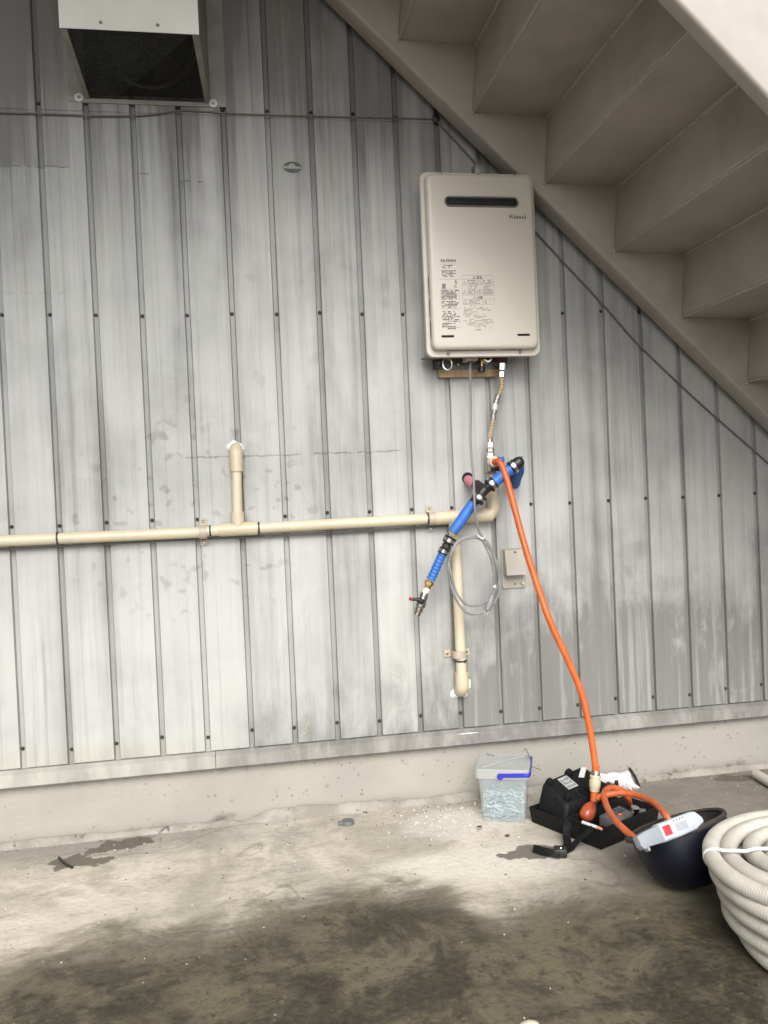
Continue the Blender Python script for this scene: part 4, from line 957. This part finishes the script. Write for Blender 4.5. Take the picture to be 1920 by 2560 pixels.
def plate_on(pts, name, mat, par, h=.0012):
    P_ = [Vector(p) for p in pts]; n2 = (P_[1]-P_[0]).cross(P_[3]-P_[0]).normalized(); n2 = n2 if n2.z > 0 else -n2
    m = MB(); m.prism([p+n2*.0006 for p in P_], n2*h); return m.part(name, mat, par)
rp = plate_on([itop(.28, .42), itop(.50, .42), itop(.50, .86), itop(.28, .86)], 'rating_plate', M_plate, io)
m = MB(); rr = np.random.default_rng(8)
for i in range(7):
    for j in range(3):
        a, ln_ = .30+.027*i, rr.uniform(.04, .11)
        m.hexa([itop(a, .46+.13*j, .0019), itop(a+.011, .46+.13*j, .0019), itop(a+.011, .46+.13*j+ln_, .0019), itop(a, .46+.13*j+ln_, .0019), itop(a, .46+.13*j, .0022), itop(a+.011, .46+.13*j, .0022), itop(a+.011, .46+.13*j+ln_, .0022), itop(a, .46+.13*j+ln_, .0022)])
m.part('plate_text', M_ink, rp)
plate_on([itop(.66, .66), itop(.74, .58), itop(.98, .84), itop(.90, .92)], 'white_label', M_white, io)
# strap and buckle
def ribbon(pts, wv, th=.0022):
    path = catmull(pts, 6); V, F = [], []
    for i, p in enumerate(path):
        a = path[max(i-1, 0)]; c = path[min(i+1, len(path)-1)]; tn = (c-a).normalized()
        wd = Vector(wv); wd = (wd-tn*wd.dot(tn)).normalized(); nm = tn.cross(wd)
        V += [p-wd*.010-nm*th/2, p+wd*.010-nm*th/2, p+wd*.010+nm*th/2, p-wd*.010+nm*th/2]
    for i in range(len(path)-1):
        for k in range(4): F.append((i*4+k, i*4+(k+1) % 4, i*4+4+(k+1) % 4, i*4+4+k))
    F += [(3, 2, 1, 0), tuple((len(path)-1)*4+k for k in range(4))]
    return MB().add(V, F)
ribbon([on('q', 60, 1018, G0+.012), on('q', 160, 1045, G0+.013), on('q', 260, 1068, G0+.014), on('q', 370, 1085, G0+.014)], (.25, .5, 1)).part('strap', M_blackm, case)
MB().box(on('q', 372, 1055, G0+.014), (.034, .03, .022), Matrix.Rotation(R_(-20), 3, 'Z')).part('buckle', M_black, case, bevel=.004)
p = on('q', 380, 1016, G0+.026); MB().ball(p, (.004, .003, .003), 8, 5).part('buckle_pin', M_chrome, case)
ribbon([on('q', 390, 1050, G0+.012), on('q', 500, 1000, G0+.012), on('q', 600, 900, G0+.03), on('q', 690, 830, G0+.05), on('q', 740, 780, G0+.062)], (.3, .9, .35)).part('strap', M_blackm, case)
ribbon([on('q', 420, 1030, G0+.014), on('q', 455, 960, G0+.016), on('q', 445, 880, G0+.02), on('q', 440, 800, G0+.035), on('q', 470, 700, G0+.05)], (.9, .3, .1)).part('strap', M_blackm, case)

# tester lying in the case
gz = G0+.03
tq = [on('q', 815, 640, gz+.022), on('q', 1000, 705, gz+.022), on('q', 1190, 600, gz+.022), on('q', 1050, 520, gz+.022)]
te = thing('pressure_tester', 'grey tester body with recessed panel and chrome knob inside the black case', 'tester', (tq[0]+tq[2])/2-Vector((0, 0, .025)))
dz = Vector((0, 0, -.028)); tq2 = [tq[0], tq[1]+Vector((.01, .0, 0)), tq[2]+Vector((.005, .003, 0)), tq[3]]
M_te = plain('grey tester plastic', (.145, .15, .15), .45, var=.1, scale=40)
MB().hexa([p+dz for p in tq2]+tq2).part('body', M_te, te, bevel=.003)
def tt_(s, t, h=0.0): return tq2[0].lerp(tq2[1], s).lerp(tq2[3].lerp(tq2[2], s), t)+Vector((0, 0, h))
MB().hexa([tt_(.15, .35, -.001), tt_(.6, .35, -.001), tt_(.6, .92, -.001), tt_(.15, .92, -.001), tt_(.15, .35, .0008), tt_(.6, .35, .0008), tt_(.6, .92, .0008), tt_(.15, .92, .0008)]).part('panel', plain('dark tester panel', (.05, .052, .052), .4), te)
for i in range(2):
    for j in range(3):
        s_, t_2 = .2+.2*i, .42+.17*j; MB().hexa([tt_(s_, t_2, .0006), tt_(s_+.14, t_2, .0006), tt_(s_+.14, t_2+.1, .0006), tt_(s_, t_2+.1, .0006), tt_(s_, t_2, .004), tt_(s_+.14, t_2, .004), tt_(s_+.14, t_2+.1, .004), tt_(s_, t_2+.1, .004)]).part('key', M_te, te, bevel=.001)
p = tt_(.72, .45, .002); MB().ball(p, (.007, .005, .003), 8, 6).part('orange_mark', M_orange, te)
k0, k1 = on('q', 1220, 630, gz+.012), on('q', 1235, 545, gz+.034)
MB().lathe(k0, k1, [(0, .0065), (.35, .0065), (.4, .010), (.6, .0085), (.65, .0125), (1, .0115)], 12).part('knob', M_chrome, te)
MB().box(on('q', 1310, 585, gz+.016), (.022, .012, .01), Matrix.Rotation(R_(-25), 3, 'Z')).part('bracket', M_te, te, bevel=.002)

# marker lying across the case
p0, p1 = on('q', 628, 716, G0+.062), on('q', 800, 776, G0+.064); p2 = on('q', 850, 796, G0+.064)
pen = thing('white_marker', 'slim white marker with orange tip lying across the black case', 'marker', (p0+p1)/2)
MB().tube([p0, p1], .0042, 10).part('barrel', M_white, pen); MB().tube([p1, p2], [.0042, .0036], 10).part('cap', plain('pale orange cap', (.75, .36, .24), .45), pen)

# second hose loop to the helmet
lh = thing('orange_test_lead', 'short orange lead looping between the black case and the dark helmet', 'hose', on('q', 1100, 400, .19))
Q = lambda x, y, z: on('q', x, y, G0+z)
A = [Q(800, 440, .11), Q(860, 412, .118), Q(950, 392, .122), Q(1100, 378, .128), Q(1260, 408, .13), Q(1420, 475, .135), Q(1520, 555, .14), Q(1590, 640, .14), Q(1660, 760, .12)]
MB().tube(catmull(A, 8), .0084, 12).part('upper_lead', M_orange2, lh)
B = [Q(1330, 985, .10), Q(1250, 920, .11), Q(1120, 810, .115), Q(1010, 700, .115), Q(920, 560, .115), Q(880, 440, .12), Q(890, 360, .122), Q(950, 322, .122), Q(1030, 330, .115), Q(1100, 365, .105), Q(1150, 430, .09), Q(1170, 500, .06)]
MB().tube(catmull(B, 8), .0084, 12).part('lower_lead', M_orange2, lh)

# ------------------------------------------------------------------ work glove
gl = thing('work_glove', 'white knitted work glove with black cuff crumpled behind the black case', 'glove', qk(1080, 260, -.06))
GO = [(855, 205), (890, 170), (940, 146), (1000, 140), (1060, 152), (1110, 140), (1165, 112), (1195, 150), (1230, 200), (1255, 260), (1280, 312), (1240, 358), (1200, 368), (1150, 362), (1090, 345), (1040, 330), (990, 300), (940, 268), (890, 235)]
def pillow(outline, view, Y, thick, name, mat, par, cen=None):
    n = len(outline); cx = sum(p[0] for p in outline)/n; cyy = sum(p[1] for p in outline)/n; V, F = [], []
    levels = [(1, 0), (.93, .55), (.75, .85), (.45, 1), (.0, 1.02)]
    for sgn in (1, -1):
        base_i = len(V)
        for s_, h in levels[:-1]:
            for (x, y) in outline: p = at(view, cx+(x-cx)*s_, cyy+(y-cyy)*s_, Y); wob_ = (.007*math.sin(x*.045+1)*math.cos(y*.05)+.004*math.sin(x*.11+y*.06)+.003*math.sin(y*.16-x*.05))*h; V.append(p+Vector((0, -sgn*thick*h+wob_, 0)))
        V.append(at(view, cx, cyy, Y)+Vector((0, -sgn*thick*1.02, 0)))
        for j in range(len(levels)-2):
            for k in range(n): F.append((base_i+j*n+k, base_i+j*n+(k+1) % n, base_i+(j+1)*n+(k+1) % n, base_i+(j+1)*n+k))
        for k in range(n): F.append((base_i+(len(levels)-2)*n+k, base_i+(len(levels)-2)*n+(k+1) % n, base_i+(len(levels)-1)*n))
    return MB().add(V, F).part(name, mat, par, ang=180)
pillow(GO, 'q', -.045, .022, 'palm', M_glove, gl)
MB().tube(catmull([qk(x, y, Y) for x, y, Y in ((1170, 98, -.045), (1200, 140, -.066), (1232, 195, -.07), (1258, 255, -.068), (1285, 312, -.046))], 5), .0045, 10).part('cuff', M_black, gl)
MB().tube(catmull([qk(1018, 235, -.075), qk(1022, 268, -.076), qk(1020, 310, -.075)], 5), [.004]+[.0058]*9+[.005], 10).part('thumb', M_black, gl)
for (xa_, ya_, xb_, yb_) in ((900, 200, 800, 190), (895, 225, 790, 235)):
    MB().tube(catmull([qk(xa_, ya_, -.05), qk((xa_+xb_)/2, (ya_+yb_)/2, -.055), qk(xb_, yb_, -.055)], 5), [.011]*9+[.009, .006], 10).part('finger', M_glove, gl)

# ------------------------------------------------------------------ upturned helmet with a detector in it
hc = on('k', 1190, 640, G0)
hel = thing('safety_helmet', 'navy safety helmet lying upside down on its crown beside the conduit coil', 'helmet', (hc.x, hc.y, G0))
rimC = on('k', 1172, 480, G0+.135)
vd = Vector((rimC.x-CAM.x, rimC.y-CAM.y, 0)).normalized()
tilt = Matrix.Rotation(R_(-18), 3, vd) @ Matrix.Rotation(R_(-11), 3, vd.cross(Vector((0, 0, 1))))
hm = Matrix.Rotation(R_(30), 3, 'Z')
A_, B_, D_ = .122, .108, .135
rimC.z = G0+D_-.001
def hpnt(a, f, k=1.0, lift=0.0):                                # a: angle, f: 0 at the rim .. 1 at the crown
    r = math.cos(f*math.pi/2)**.62*k
    p = Vector((A_*r*math.cos(a), B_*r*math.sin(a), -D_*math.sin(f*math.pi/2)**1.05*(1 if k == 1 else .97)+lift))
    return rimC+tilt @ (hm @ p)
n, mm = 40, 14
def bowl(k):
    V = [hpnt(2*math.pi*i/n, j/mm*.985, k) for j in range(mm+1) for i in range(n)]
    return V, [(j*n+i, j*n+(i+1) % n, (j+1)*n+(i+1) % n, (j+1)*n+i) for j in range(mm) for i in range(n)]+[tuple(mm*n+i for i in range(n))]
V, F = bowl(1.0); shell = MB().add(V, F).part('shell', M_navy, hel, ang=180)
V, F = bowl(.95); MB().add(V, F).part('lining', M_liner, hel, ang=180)
m = MB(); V = []
for i in range(n):
    a = 2*math.pi*i/n; ext = 1.03+.10*max(0, math.cos(a-2.6))**2+.04*max(0, math.cos(a-.2))**4
    for k, lf in ((.94, .004), (1.0, .008), (ext, .004), (ext, -.002), (1.0, -.006)): V.append(hpnt(a, 0, k, lf))
F = [(i*5+k, i*5+(k+1) % 5, ((i+1) % n)*5+(k+1) % 5, ((i+1) % n)*5+k) for i in range(n) for k in range(5)]
m.add(V, F); m.part('brim', M_liner, hel, ang=50)
jp = lambda x, y, Y: at('j', x, y, Y)
# the detector: a long rounded box seated in the bowl
JY = rimC.y-.112
ga, gb_ = jp(250, 775, JY-.035), jp(1255, 410, JY+.02); gx = (gb_-ga).normalized(); Lg = (gb_-ga).length
gu = (Vector((0, -.55, .83))-gx*gx.dot(Vector((0, -.55, .83)))).normalized(); gw = gx.cross(gu)          # gu: out of the face
det = thing('gas_detector', 'pale grey handheld instrument with red button resting in the upturned helmet', 'instrument', (ga+gb_)/2)
tocam = (CAM-(ga+gb_)/2).normalized(); gu = (tocam-gx*gx.dot(tocam)).normalized(); gw = gx.cross(gu); gw = gw if gw.z > 0 else -gw
def dp(u, v, h): return ga+gx*(u*Lg)+gw*v+gu*h
def dprism(poly, h0, h1, name, mat, par, bev=.002): return MB().prism([dp(u, v, h0) for u, v in poly], gu*(h1-h0)).part(name, mat, par, bevel=bev, segs=3)
hw = .020
dprism([(.0, -.012), (.03, -.020), (.10, -.0175), (.34, -hw), (.34, hw*.85), (.12, .014), (.0, .010)], -.022, -.001, 'probe_end', M_devdk, det)
dprism([(.32, -hw*1.02), (.62, -hw*1.02), (.86, -hw*.9), (1.0, -hw*.45), (1.0, hw*.1), (.93, hw*.92), (.85, hw*1.05), (.55, hw*1.02), (.32, hw)], -.024, .002, 'body', M_devgrey, det, .005)
dprism([(.325, -hw*.9), (.49, -hw*.9), (.49, hw*.9), (.325, hw*.9)], .0, .0045, 'button_pad', M_devgrey, det, .003)
dprism([(.355, -hw*.50), (.468, -hw*.50), (.468, hw*.55), (.355, hw*.55)], .003, .0062, 'button', M_red, det, .0024)
for i in range(9): dprism([(.56+.02*i, -hw*.45), (.567+.02*i, -hw*.45), (.567+.02*i, hw*.40), (.56+.02*i, hw*.40)], .0015, .0028, 'grip_rib', M_devdk, det, .0003)
for i in range(4): MB().cyl(dp(.56+.05*i, hw*.72, .001), dp(.56+.05*i, hw*.72, .003), .0014, n=8).part('indicator_dot', M_ink, det)
dprism([(.78, -hw*.7), (.80, -hw*.7), (.80, hw*.75), (.78, hw*.75)], .0015, .0026, 'window_edge', M_devgrey, det, .0004)
dprism([(.06, -.012), (.085, -.026), (.11, -.026), (.12, -.014)], -.018, -.004, 'clip', M_devdk, det, .001)

# ------------------------------------------------------------------ coil of conduit
cc = Vector((1.806, -.985, 0)); cr = .0182
coil = thing('conduit_coil', 'thick coil of cream corrugated conduit lying at the lower right', 'coil', (cc.x+.03, cc.y, G0))
lay = [(0, .224, .024, -.042), (1, .230, .018, -.030), (2, .233, .010, -.014), (3, .236, .003, -.004), (4, .234, 0, .004)]
rr = np.random.default_rng(11)
def turn(R, z, dx, dy, ph, wz=.005, wr=.006, a0=0, a1=2*math.pi, name='conduit_turn', label=None):
    L = R*(a1-a0); pitch = .0052; n = int(L/pitch*4); path, rad = [], []
    for i in range(n+1):
        a = a0+(a1-a0)*i/n; R2 = R+wr*math.sin(2*a+ph)+wr*.5*math.sin(3*a+ph*2)
        path.append(Vector((cc.x+dx+R2*math.cos(a), cc.y+dy+R2*math.sin(a), z+wz*math.sin(a*2+ph*1.7)))); rad.append(cr-.0007*(.5-.5*math.cos(2*math.pi*i/4)))
    return MB().tube(path, rad, 12, caps=(a1-a0) < 6.2).part(name, M_conduit, coil, ang=180, fix=False)
for k, R, dx, dy in lay:
    z = G0+cr+k*.0357
    turn(R, z+.002, dx, dy, rr.uniform(0, 6), .003 if k else .0005)
    if k >= 1: turn(R-.0375, z+.003, dx, dy, rr.uniform(0, 6), .004)
    if k >= 2: turn(R-.075, z+.002, dx+.004, dy, rr.uniform(0, 6), .005)
    if k >= 3: turn(R-.112, z-.004, dx+.008, dy+.004, rr.uniform(0, 6), .005)
turn(.10, G0+.12, .02, .0, 1.0, .012, .006)
zc_ = G0+cr+4*.0357
# white twine round the coil
a = R_(161); d_ = Vector((math.cos(a), math.sin(a), 0)); s_t = Vector((-d_.y, d_.x, 0))
tp = []
for r, z in ((.205, -.0195), (.222, -.0215), (.238, -.0222), (.2515, -.0150), (.2575, .000), (.2535, .0130), (.238, .0205), (.220, .0205), (.197, .0225), (.178, .0215), (.159, .0235), (.135, .0210), (.118, .0190), (.098, .010), (.088, -.02), (.08, -.06)):
    tp.append(Vector((cc.x, cc.y, zc_+z+.001))+d_*(r)+s_t*(.01*math.sin(r*40)))
twn = MB(); twn.tube(catmull(tp, 5), .0038, 7)
solo(twn, 'white_twine', 'white plastic twine tied across the coil of cream conduit', 'twine', M_string)

# loose conduit end by the wall
p0, p1 = on('d', 1632, 1672, G0+.017), on('d', 1760, 1745, G0+.017)
n = 90; rad = [.0158-.0011*(.5-.5*math.cos(2*math.pi*i/4)) for i in range(n)]
c = MB().tube([p0.lerp(p1, i/(n-1)) for i in range(n)], rad, 14); solo(c, 'conduit_offcut', 'cut end of cream conduit lying near the wall at the right edge', 'conduit', M_conduit, ang=180)

# ------------------------------------------------------------------ plastic box of screws
bxc = Vector((1.364, -.152, G0)); RZ = Matrix.Rotation(R_(-22), 3, 'Z')
def bp_(x, y, z): return bxc+RZ @ Vector((x, y, 0))+Vector((0, 0, z))
def sq(h, z, r=.012, n=5, sy=1.0):
    Q = []
    for cx, cz_, a0 in ((h-r, h*sy-r, 0), (-h+r, h*sy-r, 90), (-h+r, -h*sy+r, 180), (h-r, -h*sy+r, 270)):
        for k in range(n+1):
            a = R_(a0+90*k/n); Q.append(bp_(cx+r*math.cos(a), cz_+r*math.sin(a), z))
    return Q
box = thing('storage_box', 'frosted clear square plastic box with blue handle standing against the base', 'storage box', bxc)
m = loft([sq(.060, .001), sq(.062, .004), sq(.0695, .142)], True, False)
m.part('tub', M_box, box, ang=30, fix=False)
lidm = loft([sq(.0755, .128), sq(.0765, .130), sq(.0765, .153), sq(.0745, .156), sq(.066, .1545)], False, True); lo = lidm.part('lid', M_lid, box, ang=30)
m = MB()
for sx in (1, -1): m.tube([bp_(-.058, -.058*sx, .1552), bp_(0, 0, .1575), bp_(.058, .058*sx, .1552)], .0012, 5)
m.part('lid_rib', M_lid, lo)
hd = MB(); path = [bp_(-.002, -.0790, .140), bp_(.06, -.0795, .1425), bp_(.0765, -.0780, .143), bp_(.0800, -.070, .1435), bp_(.0805, .0, .144), bp_(.0800, .072, .144), bp_(.076, .0785, .144), bp_(.0, .0790, .140)]
V, F = [], []
for i, p in enumerate(path):
    o_ = (Vector((p.x, p.y, 0))-Vector((bxc.x, bxc.y, 0))).normalized()
    a_ = path[max(i-1, 0)]; c_2 = path[min(i+1, len(path)-1)]; tn = (c_2-a_).normalized(); nx = tn.cross(Vector((0, 0, 1))).normalized()
    V += [p-nx*.0016+Vector((0, 0, -.0058)), p+nx*.0016+Vector((0, 0, -.0058)), p+nx*.0016+Vector((0, 0, .0058)), p-nx*.0016+Vector((0, 0, .0058))]
for i in range(len(path)-1):
    for k in range(4): F.append((i*4+k, i*4+(k+1) % 4, i*4+4+(k+1) % 4, i*4+4+k))
F += [(3, 2, 1, 0), tuple((len(path)-1)*4+k for k in range(4))]; hd.add(V, F)
for sy in (-1, 1): hd.cyl(bp_(-.004, sy*.0772, .137), bp_(-.004, sy*.0815, .137), .0092, n=18)
hd.part('handle', M_bluehandle, box, bevel=.0008, segs=1)
sm = MB(); rr = np.random.default_rng(21)
for i in range(750):
    z = rr.uniform(.008, .074) if rr.random() < .9 else rr.uniform(.07, .082); h = .052+.008*z/.14
    c = bp_(rr.uniform(-h, h), rr.uniform(-h, h), z); d = Vector(rr.normal(size=3)); d.z *= .45; d.normalize(); ln_ = rr.uniform(.010, .016)
    a, e = c-d*ln_, c+d*ln_
    for q in (a, e):
        l_ = RZ.inverted() @ (q-bxc); lim = .056
        l_.x = max(-lim, min(lim, l_.x)); l_.y = max(-lim, min(lim, l_.y)); l_.z = max(.006, l_.z); q.xyz = bxc+RZ @ l_
    sm.tube([a, e], .0016, 5)
    sm.tube([e, e+(e-a).normalized()*.0012], [.0036, .0034], 6)
so = sm.part('loose_screws', M_zinc, None, fix=False); tag(so, kind='stuff')
# twigs on the lid
for i, (pts, lab) in enumerate(((((1195, 165), (1240, 105), (1262, 150), (1300, 240), (1335, 350)), 'forked dry twig lying on the lid of the clear box by its handle'), (((1390, 520), (1470, 555), (1590, 592)), 'thin dry twig sticking out past the blue box handle'), (((330, 215), (400, 250), (510, 262)), 'tiny dark twig on the left of the clear box lid'))):
    VIEWS['t'] = (1180, 1860, 180, 1659); P_ = [on('t', x, y, G0+.161) for x, y in pts]
    solo(MB().tube(catmull(P_, 4), .0009, 5), 'twig', lab, 'twig', M_twig)

# ------------------------------------------------------------------ little things on the floor
c = on('d', 750, 1780, G0)
d_o = thing('plastic_disc', 'small grey notched disc lying on the floor near the wall', 'disc', c)
MB().lathe(c+Vector((.002, 0, .001)), c+Vector((.002, 0, .011)), [(0, .0185), (.8, .0185), (1, .0172)], 24).part('disc', M_stone, d_o); MB().box(c+Vector((-.019, -.003, .006)), (.014, .012, .009)).part('tab', M_stone, d_o, bevel=.001)
pa, pb, pc = on('d', 127, 1852, G0+.004), on('d', 138, 1863, G0+.004), on('d', 156, 1874, G0+.004)
solo(MB().tube(catmull([pa, pb, pc], 5), .0034, 6), 'black_strip', 'bent black plastic strip lying on the damp patch at far left', 'strip', M_black)
c = on('d', 1036, 1792, G0); m = MB(); n = 6
V = [c+Vector((r*math.cos(R_(60*k+10)), r*math.sin(R_(60*k+10)), z)) for r, z in ((.008, .0005), (.008, .009), (.0045, .009), (.0045, .0005)) for k in range(6)]
m.add(V, [(j*6+k, j*6+(k+1) % 6, ((j+1) % 4)*6+(k+1) % 6, ((j+1) % 4)*6+k) for j in range(4) for k in range(6)]); solo(m, 'steel_nut', 'small steel nut on the floor before the clear box', 'nut', M_steel, ang=20)
solo(MB().ball(on('d', 1096, 1805, G0+.003), (.0075, .0045, .0035), 8, 6), 'brown_chip', 'small dark brown chip on the pale floor below the clear box', 'chip', plain('rust brown chip', (.12, .055, .035), .8))
solo(MB().ball(on('d', 1143, 2216, G0+.007), (.019, .012, .008), 14, 8), 'white_scrap', 'rounded pale scrap at the bottom edge of the wet floor', 'scrap', plain('cream scrap', (.66, .60, .48), .6))
m = MB(); rr = np.random.default_rng(31)
def crumb(p, s): m.box(p+Vector((0, 0, s*.4)), (s*rr.uniform(.6, 1.6), s*rr.uniform(.6, 1.4), s*rr.uniform(.4, .9)), Matrix.Rotation(rr.uniform(0, 6), 3, 'Z'))
for i in range(170): crumb(Vector((rr.normal(1.20, .085), -.03-abs(rr.normal(.08, .09)), G0)), rr.uniform(.0012, .0045))
for i in range(160): crumb(Vector((rr.uniform(-.1, 2.2), -.03-abs(rr.normal(0, .45)), G0)), rr.uniform(.001, .003))
o = m.part('plaster_crumbs', plain('white plaster crumbs', (.72, .69, .64), .8), None, fix=False); tag(o, kind='stuff')
m = MB()
for i in range(130): crumb(Vector((rr.uniform(-.1, 2.3), -.012-abs(rr.normal(0, .035)), G0)), rr.uniform(.001, .003)*rr.uniform(.6, 1.2))
for i in range(90): crumb(Vector((rr.uniform(-.1, 2.2), rr.uniform(-1.1, -.05), G0)), rr.uniform(.0012, .0032))
o = m.part('dark_grit', plain('dark grit', (.075, .062, .048), .9), None, fix=False); tag(o, kind='stuff')
